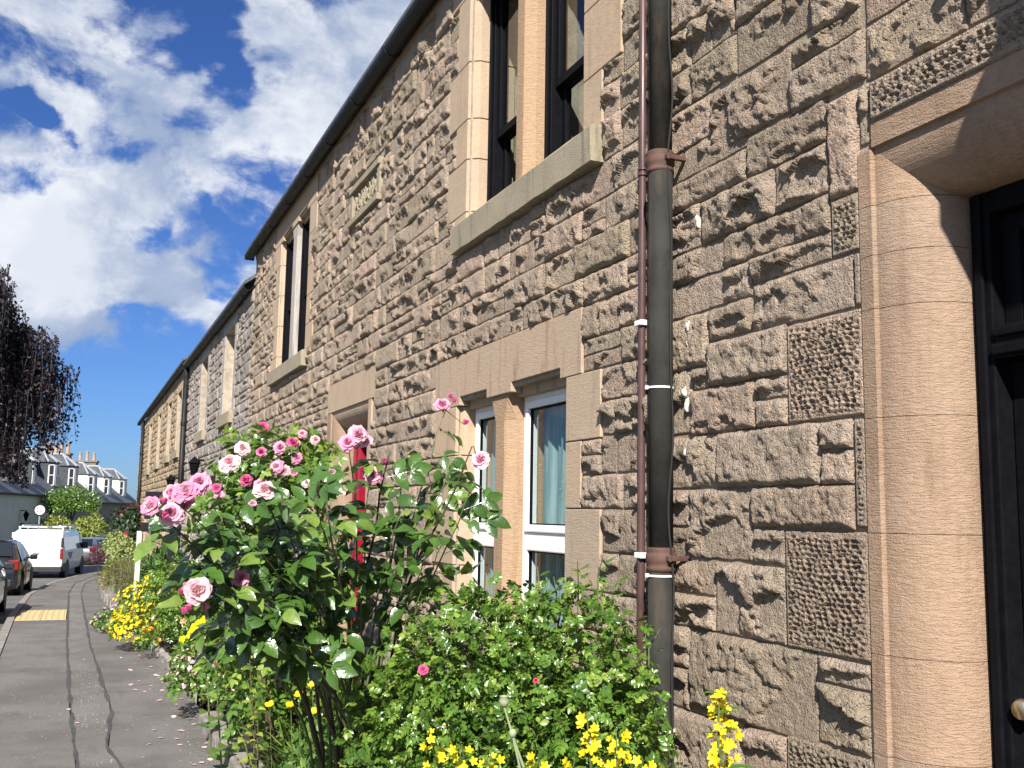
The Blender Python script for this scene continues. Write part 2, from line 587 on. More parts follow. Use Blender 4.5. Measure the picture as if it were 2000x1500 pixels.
def stone_patch(s0, s1, z0, z1, res, seed, style='rock', proud=1.0):
    """rock-faced stone on the plane x = 0, face towards -x: returns V, F"""
    r = np.random.default_rng(seed)
    L, H = s1 - s0, z1 - z0
    nu, nv = max(3, int(round(L / res))) + 1, max(3, int(round(H / res))) + 1
    S, Z = np.meshgrid(np.linspace(s0, s1, nu), np.linspace(z0, z1, nv), indexing='ij')
    d = np.minimum(np.minimum(S - s0, s1 - S), np.minimum(Z - z0, z1 - Z))
    o = seed * 1.37 % 97
    lo = vn(S * 5 + o, Z * 5, seed + 2)
    def chip(h, cu, cv, rx, ry, dep, k):
        q = ((S - cu) / rx) ** 2 + ((Z - cv) / ry) ** 2 + 0.95 * fbm(S * 20 + o, Z * 20, seed + 20 + k, 4, .6)
        inside = sstep(1.0, 0.86, q)
        return h - inside * dep * np.clip(0.25 + 0.75 * (Z - cv + ry) / (2 * ry), 0, 1.0)
    if style == 'rock':
        A = r.uniform(0.026, 0.050) * proud
        e = 0.30 + 0.70 * sstep(0.0, 0.022, d + 0.012 * fbm(S * 22 + o, Z * 22, seed, 3))
        h = np.full_like(S, A)
        for k in range(r.integers(3, 6)):                      # cleavage planes
            ang = r.uniform(0, 2 * math.pi)
            g = r.uniform(0.05, 0.42)
            cu, cv = s0 + L * r.uniform(0.2, 0.8), z0 + H * r.uniform(0.3, 0.95)
            pl = A * r.uniform(0.8, 1.2) + g * ((S - cu) * math.cos(ang) + (Z - cv) * math.sin(ang)) * (0.12 / max(0.12, H))
            h = np.minimum(h, pl + 0.008 * fbm(S * 9 + o, Z * 9 + k, seed + k, 3))
        h = h + 0.009 * fbm(S * 7 + o, Z * 7, seed + 3, 3)
        for k in range(r.choice([1, 2, 2, 3, 3])):             # spalled hollows with a sharp upper lip
            chip_w = r.uniform(0.05, 0.19)
            h = chip(h, s0 + L * r.uniform(0.05, 0.95), z0 + H * r.uniform(0.02, 0.5), chip_w, r.uniform(0.03, 0.085) * min(1.6, H / 0.16), r.uniform(0.025, 0.05) * proud, k)
    elif style == 'pitch':                                     # flatter, weathered rock face
        A = r.uniform(0.018, 0.032)
        e = 0.35 + 0.65 * sstep(0.0, 0.016, d + 0.008 * fbm(S * 25 + o, Z * 25, seed, 2))
        h = A + 0.009 * fbm(S * 8 + o, Z * 8, seed, 3)
        for k in range(r.integers(0, 3)):
            h = chip(h, s0 + L * r.uniform(0.1, 0.9), z0 + H * r.uniform(0.05, 0.45), r.uniform(0.03, 0.11), r.uniform(0.02, 0.05), 0.026, k)
    if style in ('rock', 'pitch'):
        nf = int(np.clip(L * H / 0.0022, 6, 70))               # small fracture facets
        cu, cv = r.uniform(s0, s1, nf), r.uniform(z0, z1, nf)
        ws, wz = S + 0.014 * vn(S * 40 + o, Z * 40, seed + 51), Z + 0.014 * vn(S * 40, Z * 40 + o, seed + 52)
        dd = (ws[..., None] - cu) ** 2 + ((wz[..., None] - cv) * 1.3) ** 2
        ki = dd.argmin(-1)
        amp = 1.0 if style == 'rock' else 0.5
        c_, gu, gv = r.uniform(-.006, .006, nf), r.uniform(-.16, .16, nf), r.uniform(-.20, .12, nf)
        h = h + amp * (c_[ki] + gu[ki] * (S - cu[ki]) + gv[ki] * (Z - cv[ki]))
        rough = fbm(S * 42 + o, Z * 42, seed + 9, 4, 0.65)
        h = h + (0.0075 + 0.004 * lo) * rough * sstep(0.0, 0.012, d)
        h = 0.003 + np.maximum(h, 0.003 + 0.004 * rough) * e
    elif style == 'punched':                                   # droved margin round a field of punch holes
        e = sstep(0.0, 0.006, d)
        f = sstep(0.014, 0.026, d)
        zz = Z / 0.0165 + 0.55 * vn(S * 16, Z * 10, seed) + 0.2 * vn(S * 40, Z * 30, seed + 1)
        row = np.floor(zz)
        uu = S / 0.031 + 3.7 * _h(row, row * 0, seed) + 0.35 * vn(S * 30, Z * 30, seed + 2)
        col_ = np.floor(uu)
        am = 0.75 + 0.35 * _h(row, col_, seed + 5)
        q = ((uu - col_ - .5) / 0.44) ** 2 + ((zz - row - .5) / 0.38) ** 2 + 0.35 * fbm(S * 60, Z * 60, seed, 2)
        pits = sstep(1.15, 0.45, q) * am
        h = 0.012 * e + f * (0.006 - 0.017 * pits) + 0.002 * fbm(S * 60, Z * 60, seed, 2)
    elif style != 'rock':                                      # dressed flat
        e = sstep(0.0, 0.006, d)
        h = 0.004 + 0.012 * e + 0.0012 * fbm(S * 12 + o, Z * 12, seed, 3)
    wob = 0.0045 if style in ('rock', 'pitch') else 0.001
    Sx = S + wob * fbm(S * 14, Z * 14 + o, seed + 31, 2)
    Zx = Z + wob * fbm(S * 14 + o, Z * 14, seed + 37, 2)
    n2u, n2v = nu + 2, nv + 2
    X = np.full((n2u, n2v), 0.03)
    X[1:-1, 1:-1] = -h
    Y = np.pad(Sx, 1, mode='edge')
    ZZ = np.pad(Zx, 1, mode='edge')
    V = np.stack([X, Y, ZZ], -1).reshape(-1, 3)
    ii, jj = np.meshgrid(np.arange(n2u - 1), np.arange(n2v - 1), indexing='ij')
    a = (ii * n2v + jj).ravel()
    F = np.stack([a, a + 1, a + n2v + 1, a + n2v], -1)
    return V, F


def proj_px(s, z):
    """rough size rank: pixels of a small patch of wall at (s, z)"""
    d2 = 2.25 ** 2 + s * s + (z - 1.55) ** 2
    return 2.25 / d2 ** 1.5


def lay_courses(s_lo, s_hi, lines, blocked, rnd, wmin=0.16, wmax=0.56, split=0.16):
    """squared rubble between s_lo and s_hi; blocked = rectangles (s0, s1, z0, z1) kept free"""
    out = []
    for z0, z1 in zip(lines[:-1], lines[1:]):
        cuts = {s_lo, s_hi}
        for b0, b1, c0, c1 in blocked:
            if c0 < z1 - 1e-6 and c1 > z0 + 1e-6:
                cuts |= {min(max(b0, s_lo), s_hi), min(max(b1, s_lo), s_hi)}
        cuts = sorted(cuts)
        spans = []
        for a, c in zip(cuts[:-1], cuts[1:]):
            if c - a < 0.02:
                continue
            mid = (a + c) / 2
            free = [(z0, z1)]
            for b0, b1, c0, c1 in blocked:
                if b0 < mid < b1:
                    nf = []
                    for f0, f1 in free:
                        if c1 <= f0 or c0 >= f1:
                            nf.append((f0, f1))
                        else:
                            if c0 > f0:
                                nf.append((f0, c0))
                            if c1 < f1:
                                nf.append((c1, f1))
                    free = nf
            for f in free:
                if f[1] - f[0] > 0.045:
                    if spans and spans[-1][2] == f and abs(spans[-1][1] - a) < 1e-6:
                        spans[-1] = (spans[-1][0], c, f)
                    else:
                        spans.append((a, c, f))
        for a, c, (f0, f1) in spans:
            s = a
            while s < c - 1e-6:
                wd = rnd.uniform(wmin, wmax) * (0.75 + 1.3 * (f1 - f0))
                if c - s - wd < wmin * 0.8:
                    wd = c - s
                e = min(c, s + wd)
                if e - s > 0.62:
                    e = s + (e - s) / 2
                if f1 - f0 > 0.14 and rnd.random() < split:
                    zm = f0 + (f1 - f0) * rnd.uniform(0.4, 0.6)
                    out.append((s, e, f0, zm))
                    out.append((s, e, zm, f1))
                else:
                    out.append((s, e, f0, f1))
                s = e
    return out


def backing(name, s_lo, s_hi, z_lo, z_hi, holes, mat, parent, x0=0.001, x1=0.45):
    """wall core with real openings"""
    cs = sorted({s_lo, s_hi} | {v for h_ in holes for v in h_[:2] if s_lo < v < s_hi})
    cz = sorted({z_lo, z_hi} | {v for h_ in holes for v in h_[2:] if z_lo < v < z_hi})
    mb = MB()
    V, F, idx = [], [], {}
    def solid(i, j):
        if i < 0 or j < 0 or i >= len(cs) - 1 or j >= len(cz) - 1:
            return False
        a, c = (cs[i] + cs[i + 1]) / 2, (cz[j] + cz[j + 1]) / 2
        return not any(h_[0] < a < h_[1] and h_[2] < c < h_[3] for h_ in holes)
    def quad(*q):
        k = len(V)
        V.extend(q)
        F.append((k, k + 1, k + 2, k + 3))
    for i in range(len(cs) - 1):
        for j in range(len(cz) - 1):
            if not solid(i, j):
                continue
            a, c, d, e = cs[i], cs[i + 1], cz[j], cz[j + 1]
            quad((x0, a, d), (x0, a, e), (x0, c, e), (x0, c, d))
            quad((x1, a, d), (x1, c, d), (x1, c, e), (x1, a, e))
            if not solid(i - 1, j):
                quad((x0, a, d), (x1, a, d), (x1, a, e), (x0, a, e))
            if not solid(i + 1, j):
                quad((x0, c, d), (x0, c, e), (x1, c, e), (x1, c, d))
            if not solid(i, j - 1):
                quad((x0, a, d), (x0, c, d), (x1, c, d), (x1, a, d))
            if not solid(i, j + 1):
                quad((x0, a, e), (x1, a, e), (x1, c, e), (x0, c, e))
    mb.V, mb.F = V, F
    return mb.build(name, mat, parent)


def face_stones(stones, mat, parent, n_own, seed0, res_near=0.0068, gap=0.0042, far_res=0.03):
    """the n_own largest in view as parts of their own, the rest as one part"""
    st = sorted(stones, key=lambda q: -(q[1] - q[0]) * (q[3] - q[2]) * proj_px((q[0] + q[1]) / 2, (q[2] + q[3]) / 2))
    Vs, Fs, Ts, off = [], [], [], 0
    for k, q in enumerate(st):
        s0, s1, z0, z1 = q[:4]
        sty = q[4] if len(q) > 4 else ('rock' if (k * 7919 + seed0) % 10 < 6 else 'pitch')
        dist = math.sqrt(2.25 ** 2 + ((s0 + s1) / 2) ** 2)
        res = min(far_res, max(res_near, dist * 0.0019))
        if sty == 'punched':
            res = 0.0055
        V, F = stone_patch(s0 + gap, s1 - gap, z0 + gap, z1 - gap, res, seed0 + k * 13, sty)
        ti = ((k * 2654435761 + seed0) % 1000) / 1000
        if k < n_own:
            link('stone', mesh_from('stone', V, F, True, ti), mat, parent)
        else:
            Vs.append(V)
            Fs.append(F + off)
            Ts.append(np.full(len(V), ti))
            off += len(V)
    if Vs:
        link('stone_facing', mesh_from('stone_facing', np.concatenate(Vs), np.concatenate(Fs), True, np.concatenate(Ts)), mat, parent, 'stuff')


def dressed(name, s0, s1, z0, z1, mat, parent, x=-0.016, depth=0.06, bevel=0.006, tint=None):
    g = 0.0035
    return box(name, (x, s0 + g, z0 + g), (x + depth, s1 - g, z1 - g), mat, parent, bevel, random.random() if tint is None else tint)

simple('tyre', (0.014, 0.014, 0.014), 0.85, var=0.2)
# ================================================================== ground, street
KERB = [(-12, -3.05), (0, -3.05), (14, -3.02), (22, -3.2), (30, -3.2), (36, -2.85), (40, -2.45), (43, -2.0), (46, -1.4), (50, -0.5), (55, 0.8), (70, 5.0), (95, 12.0)]
EDGE = [(-12, -1.12), (0, -1.12), (12, -1.1), (16, -1.22), (27, -1.45), (34, -1.4), (38, -1.1), (42, -0.55), (46, 0.15), (50, 1.05), (55, 2.4), (70, 6.6), (95, 13.6)]


def lerp(tab, y):
    return float(np.interp(y, [a for a, _ in tab], [b_ for _, b_ in tab]))


def kx(y):
    return lerp(KERB, y)


def ex(y):
    return lerp(EDGE, y)


def strip(name, xa, xb, y0, y1, dz, mat, parent=None, n=None, thick=0.0, step=1.0, nx=1):
    """sheet between two lines x = xa(y), xb(y) following the fall of the street"""
    k = n or max(1, int((y1 - y0) / step))
    V, F = [], []
    for i in range(k + 1):
        y = y0 + (y1 - y0) * i / k
        for j in range(nx + 1):
            V.append((xa(y) + (xb(y) - xa(y)) * j / nx, y, gz(y) + dz))
    for i in range(k):
        for j in range(nx):
            a = i * (nx + 1) + j
            F.append((a, a + 1, a + nx + 2, a + nx + 1))
    if thick:
        m_ = len(V)
        V += [(x, y, z - thick) for x, y, z in V]
        e = [i * (nx + 1) for i in range(k + 1)]
        f = [i * (nx + 1) + nx for i in range(k + 1)]
        for i in range(k):
            F.append((e[i + 1], e[i], e[i] + m_, e[i + 1] + m_)[::-1])
            F.append((f[i], f[i + 1], f[i + 1] + m_, f[i] + m_)[::-1])
        for row in (0, k):
            for j in range(nx):
                a = row * (nx + 1) + j
                F.append((a, a + 1, a + 1 + m_, a + m_) if row else (a + 1, a, a + m_, a + 1 + m_))
    mb = MB()
    mb.V, mb.F = V, F
    return mb.build(name, mat, parent)


def asphalt(name, c0, c1, speck, amount, patch=0.3):
    m, t, b = material(name, rough=0.88, spec=0.3)
    p = wpos(t)
    col = t.mix(t.rng(t.noise(p, 1.1, 5, 0.65), 0.35, 0.65), c0, c1)
    col = t.mix(t.rng(t.noise(p, 60, 4, 0.7), 0.35, 0.7, 0, 0.5), col, (c0[0] * .5, c0[1] * .5, c0[2] * .5))
    col = t.mix(t.rng(t.noise(t.scalev(p, (1, .35, 1)), 4.0, 4, 0.6), 0.5, 0.7, 0, patch), col, (c0[0] * .55, c0[1] * .54, c0[2] * .53))
    v = t.new('ShaderNodeTexVoronoi')
    t.link(p, v.inputs['Vector'])
    v.inputs['Scale'].default_value = 34
    hue = t.new('ShaderNodeSeparateColor')
    t.link(v.outputs['Color'], hue.inputs[0])
    sp = t.math('MULTIPLY', t.math('GREATER_THAN', hue.outputs[0], 1.0 - amount), t.rng(v.outputs['Distance'], 0.28, 0.2))
    sp = t.math('MULTIPLY', sp, t.rng(t.noise(p, 2.3, 4), 0.42, 0.6))
    col = t.mix(sp, col, speck)
    t.link(col, b.inputs['Base Color'])
    bump(t, b, t.math('ADD', t.noise(p, 160, 3, 0.8), t.math('MULTIPLY', t.noise(p, 14, 4), 0.8)), 0.6, 0.008)
    M[name] = m


asphalt('road', (0.12, 0.117, 0.115), (0.16, 0.155, 0.15), (0.45, 0.43, 0.40), 0.10)
asphalt('footway', (0.135, 0.125, 0.117), (0.195, 0.183, 0.172), (0.62, 0.58, 0.52), 0.06)
asphalt('footway_strip', (0.147, 0.136, 0.127), (0.205, 0.192, 0.18), (0.66, 0.62, 0.54), 0.34)
simple('seam', (0.062, 0.058, 0.057), 0.7, var=0.3, scale=10, bmp=0.004)
simple('kerb_stone', (0.23, 0.205, 0.18), 0.9, var=0.25, scale=6, bmp=0.006)
simple('grass_earth', (0.07, 0.085, 0.04), 0.95, var=0.3, scale=1.5)
simple('soil', (0.045, 0.033, 0.024), 0.97, var=0.4, scale=18, bmp=0.02)
simple('tactile', (0.52, 0.40, 0.20), 0.85, var=0.15, scale=12, bmp=0.003)

# ground sheet out to the horizon
V, F = [], []
ys = [-400, -60, -20, 0, 20, 40, 60, 80, 100, 130, 400, 1500]
xs = [-1200, -200, -40, -10, 0, 10, 40, 200, 1200]
for y in ys:
    for x in xs:
        V.append((x, y, gz(min(max(y, -60), 130)) - 0.2))
for i in range(len(ys) - 1):
    for j in range(len(xs) - 1):
        a = i * len(xs) + j
        F.append((a, a + 1, a + len(xs) + 1, a + len(xs)))
mb = MB()
mb.V, mb.F = V, F
tag(mb.build('ground', 'grass_earth'), kind='structure')
tag(strip('road', lambda y: kx(y) - (6.2 if y < 42 else 5.4), lambda y: kx(y) - 0.12, -12, 95, -0.11, 'road', step=2.0), kind='structure')
tag(strip('soil_bed', lambda y: ex(y) + 0.1, lambda y: max(0.02, ex(y) + 1.2), -10, 95, 0.02, 'soil', step=1.0), kind='structure')

# pavement: machine-laid panels either side of a reinstated trench
pave = tag(strip('pavement', lambda y: kx(y), lambda y: ex(y), -12, 95, -0.035, 'seam', step=1.0), kind='structure')
tr0 = lambda y: np.interp(y, [-12, 7, 10, 16, 24, 30, 36, 42, 46, 95], [-2.12, -2.12, -2.18, -2.25, -2.28, -2.3, -2.15, -1.55, -0.95, 12.4])
tr1 = lambda y: np.interp(y, [-12, 7, 8.3, 10, 12, 16, 24, 30, 36, 42, 46, 95], [-1.78, -1.80, -1.93, -1.85, -1.88, -1.95, -1.98, -2.0, -1.85, -1.2, -0.55, 12.8])


def panels(name, xa, xb, cuts, mat):
    for a, c in zip(cuts[:-1], cuts[1:]):
        strip(name, lambda y: xa(y), lambda y: xb(y), a + 0.008, c - 0.008, 0.0, mat, pave, thick=0.03, step=0.7)


panels('paving_panel', lambda y: kx(y) + 0.012, lambda y: tr0(y) - 0.012, [-6, 2, 5.0, 7.4, 10.05, 13.4, 17.2, 20.85], 'footway')
panels('paving_panel', lambda y: kx(y) + 0.012, lambda y: tr0(y) - 0.012, [23.55, 27.2, 31, 35, 39, 44, 52, 70], 'footway')
panels('trench_patch', tr0, tr1, [-6, 4, 9.0, 15, 22, 33, 45, 70], 'footway_strip')
panels('paving_panel', lambda y: tr1(y) + 0.012, lambda y: ex(y), [-6, 3, 6.3, 8.3, 10.2, 12.1, 14.6, 17.5, 22, 27, 32, 38, 45, 70], 'footway')
# ragged bitumen seams
for fn, nm in ((tr0, 'bitumen_seam'), (tr1, 'bitumen_seam')):
    wl = lambda y, s_: 0.016 + 0.026 * mnoise.noise((y * 1.7, s_, 0.3)) + 0.010 * mnoise.noise((y * 7.0, s_, 1.3))
    strip(nm, lambda y: fn(y) - max(0.003, wl(y, 1.0)), lambda y: fn(y) + max(0.003, wl(y, 5.0)), 1, 46, 0.004, 'seam', pave, step=0.09)
# kerb stones
y = -6.0
while y < 70:
    ln = 0.9
    strip('kerb_stone', lambda q: kx(q) - 0.13, lambda q: kx(q) - 0.004, y + 0.006, y + ln - 0.006, 0.004 + random.uniform(-.004, .004), 'kerb_stone', pave, n=2, thick=0.16)
    y += ln
# ribbed tactile slabs
for i in range(2):
    for j in range(4):
        x0, y0 = -3.17 + i * 0.435, 20.87 + j * 0.665
        s_ = strip('tactile_slab', lambda q: x0 + .004, lambda q: x0 + 0.431, y0 + .004, y0 + 0.66, 0.004, 'tactile', pave, n=1, thick=0.034)
        rb = MB()
        for k in range(4):
            a = x0 + 0.04 + k * 0.104
            V = [(a, y0 + .03, gz(y0 + .03) + .0035), (a + .05, y0 + .03, gz(y0 + .03) + .0035), (a + .05, y0 + .63, gz(y0 + .63) + .0035), (a, y0 + .63, gz(y0 + .63) + .0035)]
            top = [(q[0] + (.01 if n_ in (0, 3) else -.01), q[1], q[2] + .008) for n_, q in enumerate(V)]
            rb.add(V + top, [(4, 5, 6, 7), (0, 1, 5, 4), (1, 2, 6, 5), (2, 3, 7, 6), (3, 0, 4, 7)])
        rb.build('tactile_rib', 'tactile', s_)

# ================================================================== the near house
house = thing('stone_house', (0.2, 8.0, 0.0), 'tan rock-faced sandstone house with black sash windows upstairs, filling the right of the view', 'house')
S_END = 15.2
W1 = (4.45, 6.05, 3.45, 5.05)        # upper pair of sashes
W2 = (4.62, 6.15, 0.85, 2.24)        # lower pair, white frames
W3 = (11.30, 13.00, 3.33, 5.00)      # far upper pair
D1 = (1.10, 2.40, -0.6, 2.71)        # black door, round-arrised
D2 = (8.42, 9.80, -0.6, 2.50)        # red door
blocked = [W1, W2, W3, D1, D2]


def jambs(win, side, levels, longs, shorts, mat, ch=0.05, depth=0.30, first_long=True):
    """alternating long and short margin stones, chamfered to the opening; side +1 = far side"""
    s_in = win[1] if side > 0 else win[0]
    lng = first_long
    for z0, z1 in zip(levels[:-1], levels[1:]):
        wd = longs if lng else shorts
        lng = not lng
        so_ = s_in + side * wd
        poly = [(-0.016, so_ - side * .004), (-0.016, s_in + side * ch), (ch, s_in), (depth, s_in), (depth, so_ - side * .004)]
        if side < 0:
            poly = poly[::-1]
        MB().prism(poly, 'z', z0 + .003, z1 - .003).build('margin_stone', mat, house, tint=random.random(), bevel=0.004)
        blocked.append((min(s_in, so_), max(s_in, so_), z0, z1))


jambs(W1, -1, [3.45, 3.73, 4.10, 4.36, 4.72, 5.05], 0.44, 0.25, 'ashlar', first_long=False)
jambs(W1, 1, [3.25, 3.52, 3.88, 4.16, 4.56, 5.05], 0.42, 0.27, 'ashlar', first_long=False)
jambs(W2, -1, [0.85, 1.20, 1.58, 1.91, 2.24], 0.42, 0.22, 'ashlar', first_long=False)
jambs(W2, 1, [0.85, 1.22, 1.60, 1.92, 2.24], 0.47, 0.26, 'ashlar', first_long=False)
jambs(W3, -1, [3.33, 3.62, 3.95, 4.3, 4.66, 5.0], 0.42, 0.26, 'ashlar')
jambs(W3, 1, [3.15, 3.5, 3.9, 4.3, 4.7, 5.0], 0.46, 0.32, 'ashlar')


def lintel(s0, s1, z0, z1, notches, mat, head):
    """flat lintel with raised heads over each light"""
    poly = [(s1, z1), (s0, z1), (s0, z0)]
    for a, c in notches:
        poly += [(a - .0, z0), (a, head), (c, head), (c, z0)]
    poly += [(s1, z0)]
    o = MB().prism(poly, 'x', -0.018, 0.05).build('lintel', mat, house, tint=0.4, bevel=0.004)
    MB().box((0.052, s0 + .05, z0 - 0.02), (0.36, s1 - .05, z1)).build('soffit', mat, o, tint=0.3)
    blocked.append((s0, s1, z0, z1))
    return o


lintel(4.40, 6.62, 2.24, 2.57, [(4.64, 5.28), (5.66, 6.13)], 'ashlar_red', 2.295)
lintel(4.25, 6.45, 5.05, 5.30, [(4.5, 5.1), (5.42, 6.0)], 'ashlar', 5.09)
lintel(10.9, 13.45, 5.0, 5.27, [(11.4, 11.9), (12.3, 12.9)], 'ashlar', 5.06)


def sill(s0, s1, z0, z1, proj, mat='sillstone'):
    n = 26
    V, F = [], []
    for i in range(n + 1):
        s = s0 + (s1 - s0) * i / n
        wob = 0.006 * mnoise.noise((s * 5, z0, 2.0))
        drip = 0.012 * abs(mnoise.noise((s * 9, z0, 7.0)))
        V += [(0.30, s, z0), (-0.004, s, z0), (-proj + wob, s, z0 + drip), (-proj - .006 + wob, s, z1 - 0.03), (-proj + .012, s, z1 - 0.012 + wob), (0.05, s, z1 + .008), (0.30, s, z1 + .008)]
    k = 7
    for i in range(n):
        for j in range(k - 1):
            a = i * k + j
            F.append((a, a + 1, a + k + 1, a + k))
    F.append(tuple(range(k))[::-1])
    F.append(tuple(n * k + j for j in range(k)))
    mb = MB()
    mb.V, mb.F = V, F
    blocked.append((s0, s1, z0, z1))
    return mb.build('sill', mat, house, tint=0.3)


sill(4.20, 6.22, 3.25, 3.45, 0.075)
sill(4.45, 6.40, 0.68, 0.85, 0.07)
sill(11.1, 13.3, 3.14, 3.33, 0.08)


def mullion(s0, s1, z0, z1, mat, x0=0.0, stop=True):
    c = 0.055
    poly = [(x0 + c, s0), (x0, s0 + c), (x0, s1 - c), (x0 + c, s1), (x0 + 0.24, s1), (x0 + 0.24, s0)]
    o = MB().prism(poly[::-1], 'z', z0, z1 - (0.16 if stop else 0.0)).build('mullion', mat, house, tint=0.6, bevel=0.003)
    if stop:
        poly2 = [(x0, s0), (x0, s1), (x0 + 0.24, s1), (x0 + 0.24, s0)]
        V = [(x, s, z1 - 0.16) for x, s in poly] + [(x0, s0, z1 - .05), (x0, s0 + .01, z1 - .05), (x0, s1 - .01, z1 - .05), (x0, s1, z1 - .05), (x0 + .24, s1, z1 - .05), (x0 + .24, s0, z1 - .05)]
        F = [(i, (i + 1) % 6, (i + 1) % 6 + 6, i + 6) for i in range(6)]
        mb = MB()
        mb.add(V, F)
        mb.box((x0, s0, z1 - .05), (x0 + .24, s1, z1))
        mb.build('mullion_stop', mat, o, tint=0.6)
    return o


mullion(5.15, 5.36, 3.44, 5.06, 'ashlar_orange', 0.0)
mullion(5.36, 5.60, 0.85, 2.25, 'ashlar_orange', 0.0)
mullion(11.98, 12.30, 3.33, 5.01, 'ashlar_grey', -0.005)


def sash_light(s0, s1, z0, z1, x, rail, back='blind'):
    """black timber sliding sash: frame > sash rails, panes"""
    f = MB()
    f.box((x, s0, z0), (x + .10, s0 + .05, z1)).box((x, s1 - .05, z0), (x + .10, s1, z1))
    f.box((x, s0 + .05, z1 - .05), (x + .10, s1 - .05, z1)).box((x, s0 + .05, z0), (x + .10, s1 - .05, z0 + .045))
    f.box((x - .02, s0, z0), (x, s0 + .025, z1)).box((x - .02, s1 - .025, z0), (x, s1, z1))
    fr = f.build('window', 'black_paint', house, bevel=0.004)
    for zz0, zz1, dx in ((z0 + .045, rail + .02, 0.07), (rail - .02, z1 - .05, 0.025)):
        q = MB()
        a, c = s0 + .05, s1 - .05
        q.box((x + dx, a, zz0), (x + dx + .04, a + .045, zz1)).box((x + dx, c - .045, zz0), (x + dx + .04, c, zz1))
        q.box((x + dx, a + .045, zz1 - .045), (x + dx + .04, c - .045, zz1)).box((x + dx, a + .045, zz0), (x + dx + .04, c - .045, zz0 + .05))
        q.build('sash', 'black_paint', fr, bevel=0.003)
        box('pane', (x + dx + .018, a + .04, zz0 + .045), (x + dx + .023, c - .04, zz1 - .04), 'glass', fr)
    return fr


def room(s0, s1, z0, z1, x0=0.46, x1=2.4):
    mb = MB()
    V = [(x0, s0, z0), (x1, s0, z0), (x1, s1, z0), (x0, s1, z0), (x0, s0, z1), (x1, s0, z1), (x1, s1, z1), (x0, s1, z1)]
    mb.add(V, [(0, 1, 2, 3), (7, 6, 5, 4), (4, 5, 1, 0), (5, 6, 2, 1), (6, 7, 3, 2)])
    return mb.build('room_lining', 'dark_room', house)


def drape(s0, s1, z0, z1, x, mat, parent, fold=0.03, n=60, seed=0):
    V, F = [], []
    for i in range(n + 1):
        s = s0 + (s1 - s0) * i / n
        for j in range(5):
            k = j / 4
            ph = 0.4 * math.sin(s * 7 + seed) + s * 75 + seed
            V.append((x + fold * (0.5 + 0.5 * k) * math.sin(ph) + .012 * math.sin(s * 31), s, z1 + (z0 - z1) * k))
    for i in range(n):
        for j in range(4):
            a = i * 5 + j
            F.append((a, a + 1, a + 6, a + 5))
    mb = MB()
    mb.V, mb.F = V, F
    return mb.build('curtain', mat, parent, smooth=True)


for a, c in ((4.45, 5.15), (5.36, 6.05)):
    fr = sash_light(a, c, 3.46, 5.05, 0.13, 4.03)
    drape(a - .05, a + .22, 3.3, 5.1, 0.36, 'net_curtain', fr, 0.02, 20, a)
room(4.2, 6.3, 3.0, 5.2)
for a, c in ((11.30, 11.98), (12.30, 13.0)):
    sash_light(a, c, 3.34, 5.0, 0.065, 4.1)
room(11.1, 13.2, 3.0, 5.2)


def upvc_light(s0, s1, z0, z1, x, bar):
    f = MB()
    def ring(a, c, e, g, w_, x0, x1):
        f.box((x0, a, e), (x1, a + w_, g)).box((x0, c - w_, e), (x1, c, g))
        f.box((x0, a + w_, g - w_), (x1, c - w_, g)).box((x0, a + w_, e), (x1, c - w_, e + w_))
    ring(s0, s1, z0, z1, 0.045, x, x + .07)
    f.box((x, s0 + .045, bar - .03), (x + .07, s1 - .045, bar + .03))
    fr = f.build('window', 'white_plastic', house, bevel=0.006)
    for e, g in ((z0 + .045, bar - .03), (bar + .03, z1 - .045)):
        f = MB()
        a, c = s0 + .045, s1 - .045
        w_ = 0.042
        f.box((x - .012, a, e), (x + .05, a + w_, g)).box((x - .012, c - w_, e), (x + .05, c, g))
        f.box((x - .012, a + w_, g - w_), (x + .05, c - w_, g)).box((x - .012, a + w_, e), (x + .05, c - w_, e + w_))
        f.build('casement', 'white_plastic', fr, bevel=0.006)
        box('pane', (x + .022, a + w_ - .004, e + w_ - .004), (x + .027, c - w_ + .004, g - w_ + .004), 'glass', fr)
        gk = MB()
        gk.box((x + .004, a + w_ - .001, e + w_ - .001), (x + .02, a + w_ + .008, g - w_)).box((x + .004, c - w_ - .008, e + w_ - .001), (x + .02, c - w_ + .001, g - w_))
        gk.box((x + .004, a + w_, g - w_ - .008), (x + .02, c - w_, g - w_ + .001)).box((x + .004, a + w_, e + w_ - .001), (x + .02, c - w_, e + w_ + .008))
        gk.build('gasket', 'black_paint', fr)
    return fr


for a, c in ((4.62, 5.36), (5.60, 6.15)):
    fr = upvc_light(a, c, 0.85, 2.235, 0.10, 1.42)
    drape(a + .03, c - .03, 0.8, 2.26, 0.205, 'curtain', fr, 0.022, 90, a)
room(4.4, 6.4, 0.5, 2.5)
# light blocks between lights so the core is closed behind the mullions
for a, c, z0, z1 in ((5.17, 5.34, 3.45, 5.05), (5.38, 5.58, 0.85, 2.24), (12.0, 12.28, 3.33, 5.0)):
    box('mullion_core', (0.235, a, z0), (0.45, c, z1), 'mortar', house)

# ---- black door with round-arrised jamb (right edge of the view)
JZ = [-0.3, 0.5, 0.86, 1.15, 1.51, 1.86, 2.20, 2.37, 2.53, 2.713]


